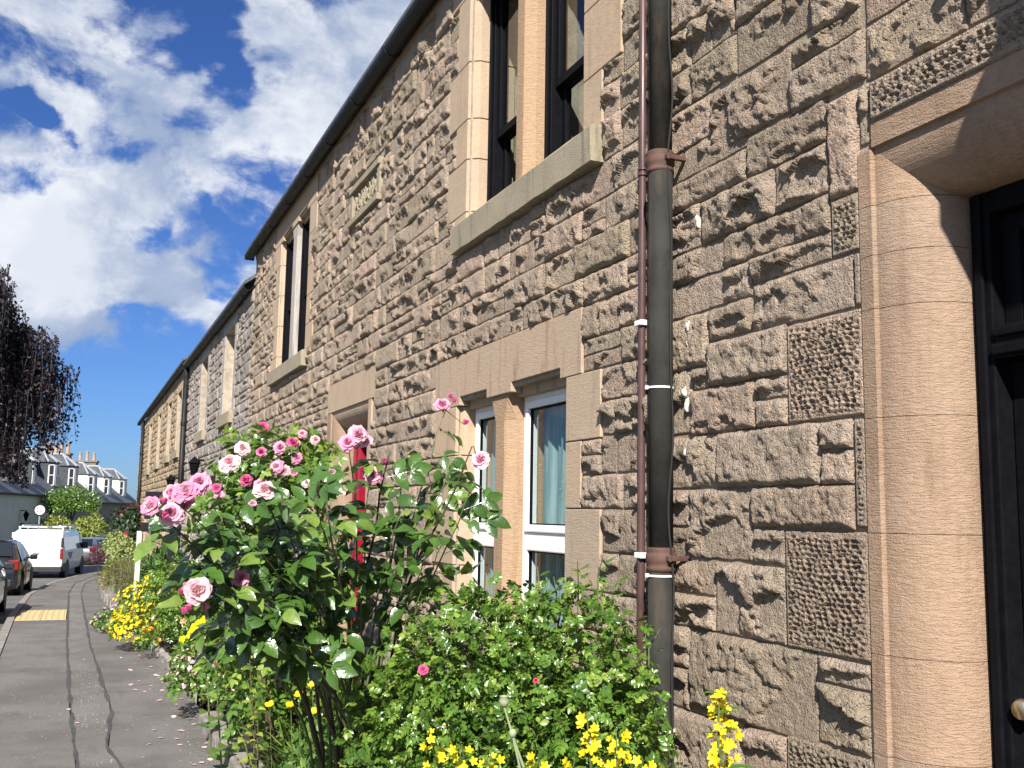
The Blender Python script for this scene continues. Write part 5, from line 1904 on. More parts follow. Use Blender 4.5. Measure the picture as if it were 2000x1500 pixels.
def star_tpl(k=5, wd=0.34, cup=0.25, double=False):
    Vs, Fs = [], []
    for ring in range(2 if double else 1):
        for i in range(k):
            th = 2 * math.pi * (i + .5 * ring) / k
            c, s_ = math.cos(th), math.sin(th)
            o = len(Vs)
            for y, hw, z in ((0.05, .08, 0), (.45, wd, cup * .5), (.8, wd * .8, cup), (1, .05, cup * 1.1)):
                y *= (1 - .35 * ring)
                for sg in (-1, 1):
                    Vs.append((y * c - sg * hw * s_, y * s_ + sg * hw * c, z + ring * .15))
            for j in range(3):
                a = o + 2 * j
                Fs += [(a, a + 1, a + 3), (a, a + 3, a + 2)]
    return np.array(Vs), np.array(Fs), np.full(len(Vs), 0.3)


STAR = star_tpl(5, 0.33, 0.3)
POPPY = star_tpl(4, 0.55, 0.45)
GERAN = star_tpl(5, 0.40, 0.15)
FLUFF = star_tpl(6, 0.35, 0.5, True)
_ME = {}


def fmesh(key, tpl, mat, nm):
    k = (key, mat)
    if k not in _ME:
        _ME[k] = shared(nm, tpl, mat)
    return _ME[k]


def bloom(parent, p_, face, size, key, mat, name='bloom'):
    tpl = {'star': STAR, 'poppy': POPPY, 'geran': GERAN, 'fluff': FLUFF, 'bud': BUD}.get(key)
    if tpl is None:
        tpl = ROSES[key]
    me = fmesh(key, tpl, mat, name)
    f = np.array(face, float)
    f /= np.linalg.norm(f)
    h_ = np.cross(f, (0.3, 0.2, 1.0) if abs(f[2]) < .95 else (1, 0, 0))
    h_ /= np.linalg.norm(h_)
    a = random.uniform(0, 6.28)
    k_ = np.cross(f, h_)
    x = h_ * math.cos(a) + k_ * math.sin(a)
    y = np.cross(f, x)
    return place(name, me, p_, np.stack([x, y, f], 1), size, parent)


def scatter_flowers(parent, blobs, n, size, key, mat, seed, own=60, up=0.0, name='flower', lift=0.02):
    P, N = [], []
    for k, (c, r) in enumerate(blobs):
        p_, n_, g = blob_points(c, r, max(3, n // len(blobs)), seed + k, 0.12, 0.25, up=up)
        P.append(p_ + n_ * lift)
        N.append(n_)
    P, N = np.concatenate(P), np.concatenate(N)
    C0 = np.array((-2.25, 0, 1.55))
    see = np.einsum('ij,ij->i', N, C0 - P)
    idx = np.argsort(-see)
    for i in idx[:own]:
        bloom(parent, P[i], N[i] + np.array((-.3, -.5, .4)) * .6 + rng.normal(size=3) * .25, size * random.uniform(.75, 1.2), key, mat, name)
    rest = idx[own:]
    if len(rest):
        tpl = {'star': STAR, 'poppy': POPPY, 'geran': GERAN, 'fluff': FLUFF}[key]
        nr = N[rest] + rng.normal(size=(len(rest), 3)) * .3 + np.array((0, -.2, .3))
        B = basis(np.cross(nr, rng.normal(size=nr.shape)), nr)
        V, F, T = inst((tpl[0], tpl[1]), P[rest], B, size * rng.uniform(.7, 1.2, len(rest)))
        link(name + '_mass', mesh_from(name, V, F, True, T), mat, parent, 'stuff')


def blades(parent, base, n, length, width, mat, seed, spread=0.25, arch=0.6, lean=(0, 0), name='blade_tuft'):
    g = np.random.default_rng(seed)
    Vs, Fs, Ts, o = [], [], [], 0
    for i in range(n):
        th = g.uniform(0, 2 * math.pi)
        L = length * g.uniform(.6, 1.15)
        b0 = np.array(base) + np.array((g.normal() * spread * .5, g.normal() * spread, 0))
        d = np.array((math.cos(th) + lean[0], math.sin(th) + lean[1], 0))
        side = np.array((-math.sin(th), math.cos(th), 0))
        ar = arch * g.uniform(.4, 1.3)
        for k in range(6):
            t_ = k / 5
            c = b0 + d * (L * ar * t_ ** 1.7) + np.array((0, 0, L * (t_ - .55 * ar * t_ ** 2.6)))
            w_ = width * (1 - t_ ** 2) + .0006
            Vs += [c - side * w_, c + side * w_]
            Ts += [i / n] * 2
        for k in range(5):
            a = o + 2 * k
            Fs += [(a, a + 1, a + 3), (a, a + 3, a + 2)]
        o += 12
    return link(name, mesh_from(name, np.array(Vs), np.array(Fs), True, np.array(Ts)), mat, parent, 'stuff')


def G(x, y, dz=0.0):
    return (x, y, gz(y) + dz)


# ------------------------------------------------------------------ tall pink rose in front of the red door
tall = thing('tall_pink_rose', G(-1.12, 4.35), 'tall pink rose with large glossy leaves and bare canes, before the red door', 'rose bush')
TIPS = [(-2.03, 3.3, 1.54), (-1.96, 3.3, 1.57), (-1.79, 3.6, 1.61), (-1.65, 3.6, 1.61), (-1.47, 3.8, 1.68), (-1.31, 3.8, 1.8), (-1.12, 3.9, 1.79), (-1.01, 4.0, 1.86), (-0.86, 4.0, 1.98), (-0.84, 3.7, 1.81), (-0.87, 3.6, 1.67), (-0.86, 3.9, 1.76), (-0.91, 4.0, 1.55), (-1.13, 3.7, 1.55), (-1.2, 3.9, 1.65), (-1.43, 3.6, 1.55), (-1.55, 3.7, 1.49), (-1.72, 3.5, 1.46), (-1.82, 3.5, 1.37), (-1.87, 3.4, 1.27), (-1.75, 3.6, 1.2), (-1.65, 3.5, 1.24), (-1.47, 3.7, 1.33), (-1.25, 4.0, 1.39), (-1.05, 4.1, 1.36), (-0.93, 4.0, 1.34), (-0.95, 3.7, 1.46), (-1.64, 3.8, 1.32), (-1.5, 3.9, 1.12), (-1.3, 4.2, 1.76), (-1.46, 4.2, 1.56)]
RB = Vector((-1.13, 4.30, -0.05))
rr = random.Random(3)
BIGC = [compound(5 if i % 3 else 3, LEAF_BIG, 1, i, 0.46) for i in range(6)]
BIGM = [shared('leaf', q, 'leaf_rose') for q in BIGC]
nleaf = 0
for k, q in enumerate(TIPS):
    tip = Vector(q)
    base = RB + Vector((rr.uniform(-.10, .10), rr.uniform(-.15, .12), 0))
    up_ = base + Vector((rr.uniform(-.10, .12), rr.uniform(-.1, .1), rr.uniform(.75, 1.0)))
    mid = base.lerp(tip, .6) + Vector((0, 0, 0.16 + 0.15 * (tip - base).xy.length))
    def cane(t_):
        return base * (1 - t_) ** 3 + up_ * 3 * t_ * (1 - t_) ** 2 + mid * 3 * t_ * t_ * (1 - t_) + tip * t_ ** 3
    pts = [cane(i / 16) + Vector((rr.uniform(-.008, .008), rr.uniform(-.008, .008), 0)) for i in range(17)]
    rad = 0.0075 if k % 3 else 0.011
    MB().tube(pts, [rad * (1 - .75 * i / 16) for i in range(17)], 6).build('cane', 'cane_brown' if k % 3 == 0 else 'cane_green', tall, smooth=True)
    flower_end = k in (0, 1, 5, 8, 9)
    t0 = 0.72 if tip.x > -1.25 else 0.66
    nn = 10 if tip.x < -1.3 else 6
    for i in range(nn):
        t_ = t0 + (0.98 if not flower_end else 0.86) * (1 - t0) * (i + rr.uniform(0, .8)) / nn
        c = cane(t_)
        a = rr.uniform(0, 6.28)
        ax = np.array((math.cos(a), math.sin(a), rr.uniform(-.35, .45))) + np.array((-.2, -.35, 0))
        nr = np.array((-.35, -.55, .75)) + rng.normal(size=3) * .45
        B = basis(ax[None], nr[None])[0]
        place('leaf', BIGM[(k + i) % 6], c, B, rr.uniform(.125, .20), tall)
        nleaf += 1
BL_A = [(-2.04, 3.25, 1.55, .045), (-1.98, 3.3, 1.53, .05), (-1.97, 3.35, 1.59, .05), (-1.94, 3.3, 1.60, .055), (-1.93, 3.35, 1.57, .05), (-1.89, 3.4, 1.63, .05), (-1.89, 3.35, 1.29, .064), (-1.28, 3.8, 1.84, .052), (-1.33, 3.75, 1.80, .046), (-1.24, 3.85, 1.82, .045), (-0.87, 4.0, 1.99, .05), (-1.19, 3.9, 1.69, .055), (-0.81, 3.7, 1.75, .056), (-1.66, 3.55, 1.61, .052), (-1.73, 3.5, 1.32, .048), (-1.76, 3.7, 1.71, .05)]
for i, (x, y, z, s_) in enumerate(BL_A):
    pale = i in (6, 13, 15)
    bloom(tall, (x, y, z), (rr.uniform(-.6, .2), rr.uniform(-1, -.4), rr.uniform(.1, .8)), s_ * 0.84, i % 6, 'petal_pale' if pale else 'petal_pink', 'rose_bloom')
    b_ = Vector((x, y, z))
    near_ = min(TIPS, key=lambda q: (Vector(q) - b_).length)
    MB().tube([Vector(near_), (Vector(near_) + b_) / 2 + Vector((0, 0, -.02)), b_], 0.003, 5).build('flower_stalk', 'cane_green', tall)
BD_A = [(-2.01, 3.25, 1.56), (-2.01, 3.25, 1.52), (-1.93, 3.4, 1.28), (-1.91, 3.4, 1.3), (-1.9, 3.4, 1.23), (-1.85, 3.4, 1.23), (-1.92, 3.4, 1.22), (-1.14, 3.9, 1.74), (-0.82, 4.0, 2.01), (-0.83, 4.0, 2.03), (-0.89, 4.0, 1.98), (-0.77, 4.0, 1.92)]
for i, q in enumerate(BD_A):
    bloom(tall, q, (rr.uniform(-.5, .5), rr.uniform(-.6, .2), 1), 0.026, 'bud', 'petal_deep', 'rose_bud')
    near_ = min(TIPS, key=lambda w_: (Vector(w_) - Vector(q)).length)
    MB().tube([near_, (Vector(near_) + Vector(q)) / 2, q], 0.002, 5).build('flower_stalk', 'cane_green', tall)

# ------------------------------------------------------------------ second pink rose behind it
SM5 = [compound(5, LEAF_LOW, 1, 40 + i, 0.42) for i in range(4)]
SM7 = [compound(7, LEAF_MED, 1, 60 + i, 0.36) for i in range(4)]
rose2 = thing('bushy_pink_rose', G(-1.0, 6.6), 'bushy deep pink rose with small leaves, behind and left of the tall pink rose', 'rose bush')
B2 = [((-1.14, 6.45, 1.72), (.33, .30, .34)), ((-0.93, 6.5, 1.82), (.20, .25, .22)), ((-1.32, 6.4, 1.45), (.25, .3, .30)), ((-1.1, 6.5, 1.2), (.38, .4, .45)), ((-1.0, 6.6, 0.6), (.40, .45, .5))]
foliage(rose2, B2, 1500, 0.125, SM5, 'leaf_small', 5, own=120, shell=.55, up=-.8)
stems(rose2, G(-1.0, 6.6), [(-1.23, 6.3, 2.05), (-0.99, 6.3, 2.02), (-1.36, 6.3, 1.9), (-1.5, 6.3, 1.67), (-0.82, 6.4, 1.85), (-1.14, 6.4, 1.8)], 0.012, 'cane_brown', 'cane', 1, .12)
for i, (x, y, z) in enumerate([(-1.23, 6.3, 2.05), (-0.99, 6.3, 2.02), (-1.14, 6.2, 1.92), (-1.36, 6.2, 1.91), (-1.26, 6.15, 1.89), (-1.17, 6.1, 1.8), (-1.08, 6.1, 1.77), (-1.12, 6.1, 1.78), (-1.35, 6.1, 1.72), (-1.26, 6.1, 1.69), (-0.82, 6.2, 1.78), (-0.99, 6.1, 1.71), (-1.5, 6.2, 1.67), (-1.48, 6.2, 1.63), (-1.03, 6.2, 1.86), (-1.45, 6.05, 1.32), (-1.42, 6.05, 1.29), (-1.38, 6.1, 1.38), (-1.31, 6.1, 1.58), (-0.93, 6.2, 1.98), (-1.07, 6.2, 1.95)]):
    bloom(rose2, (x, y, z), (rr.uniform(-.6, .3), -.8, rr.uniform(.1, .7)), rr.uniform(.032, .055), i % 6, ('petal_deep', 'petal_pink', 'petal_pink', 'petal_pale')[i % 4], 'rose_bloom')

# ------------------------------------------------------------------ round small-leaved rose under the window
rose3 = thing('round_shrub_rose', G(-0.68, 3.7), 'rounded shrub rose with small glossy green leaves and pink buds, below the white window', 'shrub')
B3 = [((-0.80, 3.72, 0.78), (.36, .50, .46)), ((-0.55, 3.45, 0.86), (.27, .40, .44)), ((-0.98, 3.85, 0.62), (.28, .40, .42)), ((-0.50, 3.22, 0.68), (.22, .28, .38)), ((-0.70, 3.5, 0.45), (.40, .5, .45))]
foliage(rose3, B3, 6000, 0.068, SM7, 'leaf_small', 15, own=300, shell=.5, up=-.6, lump=.3, out=.7)
stems(rose3, G(-0.68, 3.7), [(-0.9, 3.6, 1.1), (-0.6, 3.5, 1.2), (-0.4, 3.2, 1.0), (-1.1, 3.9, .9), (-.7, 3.3, .9), (-.5, 3.6, 1.2)], 0.010, 'cane_brown', 'cane', 2, .1)
for i, (x, y, z, h_) in enumerate([(-0.62, 3.55, 1.18, .17), (-0.52, 3.42, 1.22, .16), (-0.44, 3.3, 1.2, .14), (-0.72, 3.65, 1.16, .12), (-0.85, 3.7, 1.12, .11), (-0.47, 3.36, 1.24, .17), (-0.58, 3.48, 1.2, .12), (-.38, 3.15, 1.02, .14), (-.95, 3.8, 1.05, .1)]):
    tp = (x + rr.uniform(-.05, .05), y + rr.uniform(-.05, .05), z + h_)
    MB().tube([(x, y, z - .1), (x, y, z + h_ * .5), tp], [.004, .003, .0015], 5).build('shoot', 'cane_green', rose3)
    for j in range(5):
        q = Vector((x, y, z)).lerp(Vector(tp), j / 5)
        a = rr.uniform(0, 6.28)
        B = basis(np.array([[math.cos(a), math.sin(a), .5]]), np.array([[-.3, -.3, 1.0]]))[0]
        place('leaf', fmesh('sh%d' % (j % 2), SM7[j % 2], 'leaf_fresh', 'leaf'), q, B, .055, rose3)
for q, s_, mt_ in (((-1.05, 3.62, .98), .022, 'petal_deep'), ((-.78, 3.22, .99), .011, 'petal_red'), ((-.42, 2.95, .72), .018, 'petal_deep')):
    bloom(rose3, q, (-.4, -.8, .5), s_, 1, mt_, 'rose_bloom')

# ------------------------------------------------------------------ yellow loosestrife in the foreground
LANCE = leaf_tpl(0.16, 3, 0.04, 0.25)


def loosestrife(label, stalks, seed):
    base = stalks[0][0]
    t_ = thing('yellow_loosestrife', (base[0], base[1], gz(base[1])), label, 'flower', 'clumps of yellow loosestrife')
    lm = fmesh('lance', (LANCE[0], LANCE[1], np.zeros(len(LANCE[0]))), 'leaf_fresh', 'leaf')
    g = random.Random(seed)
    for (b0, tip, nf, lo) in stalks:
        a, c = Vector(b0), Vector(tip)
        MB().tube([a, a.lerp(c, .5) + Vector((0, 0, .03)), c], [.005, .004, .002], 6).build('stem', 'cane_green', t_)
        L = (c - a).length
        for j in range(int(L / .055)):
            q = a.lerp(c, (j + .5) / (L / .055))
            for k in range(3):
                an = g.uniform(0, 6.28)
                B = basis(np.array([[math.cos(an), math.sin(an), .35]]), np.array([[0, -.2, 1.0]]))[0]
                place('leaf', lm, q, B, g.uniform(.055, .10) * (1 if j < L / .055 * .7 else .55), t_)
        nf = int(nf * .72)
        for j in range(nf):
            f_ = lo + (1 - lo) * .95 * j / nf
            q = a.lerp(c, f_)
            an = g.uniform(0, 6.28)
            d = Vector((math.cos(an), math.sin(an), .1)) * g.uniform(.012, .034)
            fc = (d.x * 20 - .5, d.y * 20 - .7, .4)
            bloom(t_, q + d, fc, g.uniform(.012, .019), 'star', 'petal_yellow', 'flower')
    return t_


loosestrife('two tall yellow loosestrife spikes at the foot of the wall right of the downpipe', [((-0.54, 2.52, 0.3), (-0.50, 2.55, 1.07), 34, .62), ((-0.47, 2.55, 0.3), (-0.445, 2.60, 1.06), 40, .50), ((-.56, 2.5, .3), (-.55, 2.47, .92), 10, .8)], 1)
loosestrife('arching yellow loosestrife in the near foreground, in front of the round shrub', [((-1.0, 3.3, .35), (-1.24, 2.98, .91), 16, .72), ((-.98, 3.2, .35), (-1.14, 2.96, .86), 18, .74), ((-.95, 3.1, .3), (-1.05, 2.95, .83), 16, .78), ((-.9, 3.0, .3), (-.93, 2.86, .85), 15, .78), ((-.88, 3.0, .3), (-.84, 2.8, .83), 15, .8), ((-.95, 3.0, .3), (-.99, 2.8, .78), 12, .8)], 2)
loosestrife('yellow loosestrife stems leaning against the round shrub, left of the downpipe', [((-.70, 2.9, .3), (-.74, 2.92, .94), 20, .76), ((-.66, 2.85, .3), (-.68, 2.84, .90), 20, .74), ((-.62, 2.8, .3), (-.63, 2.77, .83), 14, .8)], 3)

# poppy seed heads
ph = thing('poppy_seed_head', G(-0.98, 2.92), 'bare poppy stalk with a pale green seed head, in front of the round shrub', 'flower')
MB().tube([(-0.90, 2.9, .4), (-.94, 2.9, .74), (-.99, 2.9, .86), (-1.03, 2.9, .975)], [.005, .005, .004, .003], 7).build('stem', 'pod', ph)
MB().tube([(-0.93, 2.9, .4), (-.955, 2.9, .72), (-1.0, 2.9, .885)], [.004, .004, .003], 7).build('stem', 'pod', ph)
MB().lathe([(.003, 0), (.013, .008), (.017, .02), (.013, .032), (.016, .034), (.002, .037)], (-1.03, 2.9, .972), 10).build('seed_head', 'pod', ph, smooth=True)
MB().lathe([(.003, 0), (.010, .006), (.012, .016), (.009, .024), (.002, .027)], (-1.0, 2.9, .882), 10).build('seed_head', 'pod', ph, smooth=True)
# strap leaves bottom centre
sl = thing('strap_leaf_plant', G(-0.85, 3.2), 'long arching green strap leaves at the bottom edge, among the yellow loosestrife', 'plant')
for i, (a, m_, c) in enumerate([((-1.05, 3.3, .35), (-1.22, 3.5, .78), (-1.40, 3.55, .62)), ((-1.0, 3.3, .35), (-1.05, 3.45, .82), (-.85, 3.5, .72)), ((-.8, 3.0, .4), (-.95, 2.9, .92), (-1.0, 2.85, .74)), ((-.75, 3.0, .4), (-.72, 2.9, .95), (-.58, 2.85, .80)), ((-.8, 2.95, .4), (-.82, 2.85, .88), (-.9, 2.8, .7)), ((-.7, 2.9, .4), (-.62, 2.8, .9), (-.52, 2.75, .72))]):
    a, m_, c = Vector(a), Vector(m_), Vector(c)
    V, F = [], []
    for k in range(11):
        t_ = k / 10
        q = a * (1 - t_) ** 2 + m_ * 2 * t_ * (1 - t_) + c * t_ ** 2
        w_ = .011 * (1 - t_ ** 2.5) + .001
        V += [q + Vector((w_, w_ * .5, .003)), q, q + Vector((-w_, -w_ * .5, .003))]
    for k in range(10):
        for j in range(2):
            F.append((3 * k + j, 3 * k + j + 1, 3 * k + j + 4, 3 * k + j + 3))
    mb = MB()
    mb.add([tuple(v) for v in V], F)
    mb.build('leaf', 'leaf_fresh', sl, smooth=True)

# ------------------------------------------------------------------ low planting along the bed


def shrub(name, label, cat, base, blobs, n, size, tpl, mat, seed, flowers=None, stem=True, group=None, **kw):
    t_ = thing(name, G(*base), label, cat, group)
    foliage(t_, blobs, n, size, tpl, mat, seed, **kw)
    if stem:
        stems(t_, G(*base), [(b_[0][0], b_[0][1], b_[0][2] + b_[1][2] * .3) for b_ in blobs] * 2, 0.008, 'cane_brown', 'stem', seed)
    for f in flowers or []:
        scatter_flowers(t_, blobs, *f)
    return t_


wp_ = shrub('welsh_poppy', 'low bright green ferny poppy foliage with small yellow cups at the near kerb', 'flower', (-1.1, 5.3), [((-.90, 5.5, .20), (.22, .45, .30)), ((-.90, 4.9, .24), (.26, .45, .30)), ((-.76, 4.5, .27), (.30, .40, .32)), ((-1.0, 4.7, .06), (.22, .4, .3))], 2600, .052, LEAF_MED, 'leaf_fresh', 21, up=-.2, lump=.3)
for q in [(-1.04, 5.5, .63), (-1.19, 5.3, .57), (-1.26, 5.5, .54), (-1.09, 5.2, .55), (-1.13, 5.4, .60)]:
    bloom(wp_, q, (-.3, -.5, 1), .026, 'poppy', 'petal_yellow', 'flower')
    MB().tube([(q[0] + .03, q[1] + .02, .2), q], .002, 5).build('flower_stalk', 'cane_green', wp_)
bloom(wp_, (-1.06, 4.62, .47), (-.4, -.8, .5), .032, 1, 'petal_deep', 'rose_bloom')
# tall yellowing stem
ts = thing('yellowing_plant', G(-1.36, 5.5), 'tall yellow-green leafy stem leaning over the kerb stone', 'plant')
for b0, c in (((-1.30, 5.5, -.1), (-1.37, 5.6, .88)), ((-1.32, 5.45, -.1), (-1.34, 5.4, .62)), ((-1.3, 5.4, -.1), (-1.42, 5.35, .5))):
    a, c = Vector(b0), Vector(c)
    MB().tube([a, a.lerp(c, .5) + Vector((.01, 0, 0)), c], [.006, .005, .002], 6).build('stem', 'cane_brown', ts)
    for j in range(14):
        q = a.lerp(c, .15 + .8 * j / 14)
        an = j * 2.4
        B = basis(np.array([[math.cos(an), math.sin(an), .1]]), np.array([[-.2, -.4, 1.0]]))[0]
        place('leaf', fmesh('tsl', (LEAF_MED[0], LEAF_MED[1], np.zeros(len(LEAF_MED[0]))), 'leaf_lime', 'leaf'), q, B, .07 - .002 * j, ts)
# grassy clump behind the canes
gc = thing('grassy_clump', G(-0.9, 5.9), 'clump of narrow arching grass-like leaves at the foot of the tall rose', 'plant')
blades(gc, G(-0.92, 5.9), 170, .62, .008, 'leaf_fresh', 3, .22, .75)
blades(gc, G(-0.8, 5.2), 110, .60, .007, 'leaf_small', 4, .2, .6)
# dark bushy mass between
p3 = shrub('pale_pink_shrub_rose', 'small-leaved shrub rose with pale pink blooms, in the shade below the bushy pink rose', 'rose bush', (-.95, 7.1), [((-.80, 7.2, .22), (.30, .55, .48)), ((-.85, 6.8, .10), (.20, .45, .36))], 900, .10, SM5, 'leaf_small', 25, up=-.3, own=60)
for q in [(-.95, 6.75, .62), (-1.02, 6.6, .48), (-.85, 6.6, .50), (-1.1, 6.55, .42)]:
    bloom(p3, q, (-.4, -1, .4), .04, 2, 'petal_pale', 'rose_bloom')
# purple spikes


def spike(label, base, tip, n, size, mat, cat='flower'):
    t_ = thing('foxglove', base, label, cat)
    a, c = Vector(base), Vector(tip)
    MB().tube([a, a.lerp(c, .5), c], [.007, .005, .002], 6).build('stem', 'cane_green', t_)
    for j in range(n):
        q = a.lerp(c, .80 + .2 * j / n)
        an = j * 2.4
        bloom(t_, q + Vector((math.cos(an), math.sin(an), 0)) * .018, (math.cos(an), math.sin(an) - .5, -.1), size, 'bud', mat, 'flower')
    for j in range(8):
        an = j * 2.1
        B = basis(np.array([[math.cos(an), math.sin(an), .3]]), np.array([[0, -.3, 1.0]]))[0]
        place('leaf', fmesh('fgl', (LEAF_MED[0], LEAF_MED[1], np.zeros(len(LEAF_MED[0]))), 'leaf_small', 'leaf'), a.lerp(c, .08 * j), B, .15, t_)


spike('deep purple flower spike beside the bushy pink rose', G(-1.22, 8.1), (-1.36, 8.0, 1.33), 22, .019, 'petal_purple')
spike('slim magenta flower spike left of the tall rose canes', G(-1.2, 7.2), (-1.32, 7.0, .84), 14, .017, 'petal_mauve')
spike('second slim magenta spike lower down beside the pale pink shrub rose', G(-1.25, 7.2), (-1.37, 7.0, .70), 12, .016, 'petal_deep')

shrub('pink_geranium', 'low mound of pale pink geranium spilling over the kerb, beside the fallen petals', 'flower', (-1.1, 9.4), [((-1.13, 9.45, .04), (.33, .50, .27)), ((-.9, 9.0, .02), (.25, .4, .22))], 1500, .055, LEAF_MED, 'leaf_small', 31,
      [(90, .021, 'geran', 'petal_pink', 5, 70, .1), (120, .013, 'geran', 'petal_pale', 8, 40, .1)], up=-.3)
shrub('feathery_plant', 'feathery bright green foliage behind the rope-edged kerb tiles', 'plant', (-.85, 12.0), [((-.82, 11.9, -.05), (.34, .8, .30)), ((-.7, 10.8, -.05), (.4, .7, .34))], 1700, .07, LEAF_NEEDLE, 'leaf_fresh', 33, up=-.2)
yp = shrub('yellow_poppy', 'clump of bright yellow poppies below the big pale pink bloom', 'flower', (-1.0, 11.0), [((-1.02, 11.0, .02), (.25, .4, .26))], 500, .06, LEAF_MED, 'leaf_small', 35)
for i in range(11):
    bloom(yp, (-1.15 + .035 * (i % 6) + rr.uniform(-.02, .02), 11 + rr.uniform(-.1, .1), .22 + .04 * (i * 7 % 6)), (-.3, -1, .5), .04, 'poppy', 'petal_yellow', 'flower')
shrub('yellow_flower_bush', 'dense bush covered in small yellow flowers overhanging the pavement', 'shrub', (-1.25, 15.4), [((-1.25, 15.4, .08), (.42, .75, .42)), ((-1.10, 15.3, .26), (.30, .55, .38)), ((-1.45, 15.2, -.12), (.28, .55, .24))], 1900, .06, LEAF_LOW, 'leaf_small', 37,
      [(950, .028, 'star', 'petal_yellow', 3, 200, -.3)], up=-.5)
shrub('orange_flower', 'few orange blooms at the foot of the yellow bush', 'flower', (-1.3, 14.0), [((-1.3, 14.0, -.16), (.15, .3, .14))], 160, .05, LEAF_LOW, 'leaf_small', 39, [(9, .04, 'fluff', 'petal_orange', 4, 9, .2)], stem=False)
shrub('mauve_geranium', 'low mauve geranium spreading onto the pavement left of the yellow bush', 'flower', (-1.6, 18.0), [((-1.6, 18.0, -.30), (.30, .55, .22))], 700, .06, LEAF_LOW, 'leaf_small', 41, [(90, .03, 'geran', 'petal_mauve', 4, 50, .0)])
shrub('peach_rose', 'shrub rose with peach blooms in front of the clipped conifer', 'rose bush', (-.9, 14.6), [((-.92, 14.6, .40), (.40, .6, .45)), ((-.85, 14.2, .05), (.4, .6, .4))], 1300, .11, SM5, 'leaf_small', 43, [(14, .055, 'fluff', 'petal_peach', 6, 14, .0)], own=40)
con = thing('dwarf_conifer', G(-.72, 19.5), 'soft green dwarf conifer below the letting board', 'shrub')
foliage(con, [((-.74, 19.5, .30), (.42, .7, .48)), ((-.6, 20.2, .3), (.4, .7, .45))], 3000, .13, LEAF_NEEDLE, 'leaf_conifer', 45, out=1.5, upw=.2)
stems(con, G(-.72, 19.5), [(-.7, 19.5, .5)], .03, 'bark', 'trunk')
shrub('brown_heath', 'rounded brownish-green heath bush overhanging the kerb beyond the yellow bush', 'shrub', (-1.2, 23.0), [((-1.25, 23.0, .02), (.50, 1.0, .50))], 2600, .07, LEAF_NEEDLE, 'leaf_heath', 47, out=1.0)
lav = thing('lavender_bush', G(-.75, 27.0), 'grey-green spiky lavender behind the brown heath', 'shrub')
blades(lav, G(-.8, 26.6), 320, 1.15, .012, 'leaf_greygreen', 7, .5, .55)
blades(lav, G(-.6, 28.2), 260, 1.25, .013, 'leaf_greygreen', 8, .5, .5)
shrub('variegated_shrub', 'yellow-variegated shrub by the bend, beside the dark red maple', 'shrub', (-.85, 39.0), [((-.86, 39.0, .18), (.52, .9, .50)), ((-.7, 37.5, -.1), (.5, .9, .6))], 1500, .12, LEAF_LOW, 'leaf_varieg', 49)
shrub('red_maple', 'small dark red maple at the bend, in front of the silver car', 'shrub', (-1.3, 43.0), [((-1.35, 43.0, -.40), (.42, .7, .55))], 900, .13, LEAF_NEEDLE, 'leaf_acer', 51, droop=.8)
shrub('red_climbing_rose', 'tall dark climbing rose with red blooms against the end of the terrace', 'rose bush', (-.45, 40.5), [((-.50, 40.5, .70), (.70, 1.0, .85)), ((-.25, 39.5, .1), (.7, 1.0, .9)), ((-.35, 41, 1.2), (.5, .8, .45))], 2400, .13, LEAF_LOW, 'leaf_dark', 53, [(26, .085, 'fluff', 'petal_red', 4, 26, .0)])
FILL = [(-.55, 9.5, .4, .35, 'dark low foliage between the pink geranium and the house wall'), (-.45, 8.0, .35, .4, 'green foliage against the wall behind the pale pink shrub rose'),
        (-.5, 13.5, .4, .5, 'leafy green growth behind the peach rose'), (-.5, 17, .45, .55, 'dark foliage by the wall behind the mauve geranium'), (-.75, 17.2, .3, .35, 'small green plant between the yellow bush and the dwarf conifer'),
        (-.6, 22.5, .5, .6, 'green bush beside the brown heath, by the grey house wall'), (-.6, 25, .5, .5, 'dark low bush between the brown heath and the lavender'), (-.55, 30.5, .5, .7, 'green bush just beyond the lavender'),
        (-.8, 33.5, .5, .6, 'bushy green plant halfway from the lavender to the variegated shrub'), (-1.0, 30.5, .45, .45, 'low dark plant at the kerb beyond the lavender'), (-1.0, 36, .4, .45, 'low green plant at the foot of the variegated shrub')]
for i, (x, y, w_, h_, lab) in enumerate(FILL):
    shrub('leafy_plant', lab, 'plant', (x, y), [((x, y, gz(y) + h_ * .5), (w_, w_ * 2.2, h_))], 650, .085, LEAF_LOW, ['leaf_dark', 'leaf_small', 'leaf_small'][i % 3], 80 + i, stem=False, group='green filler plants in the bed')

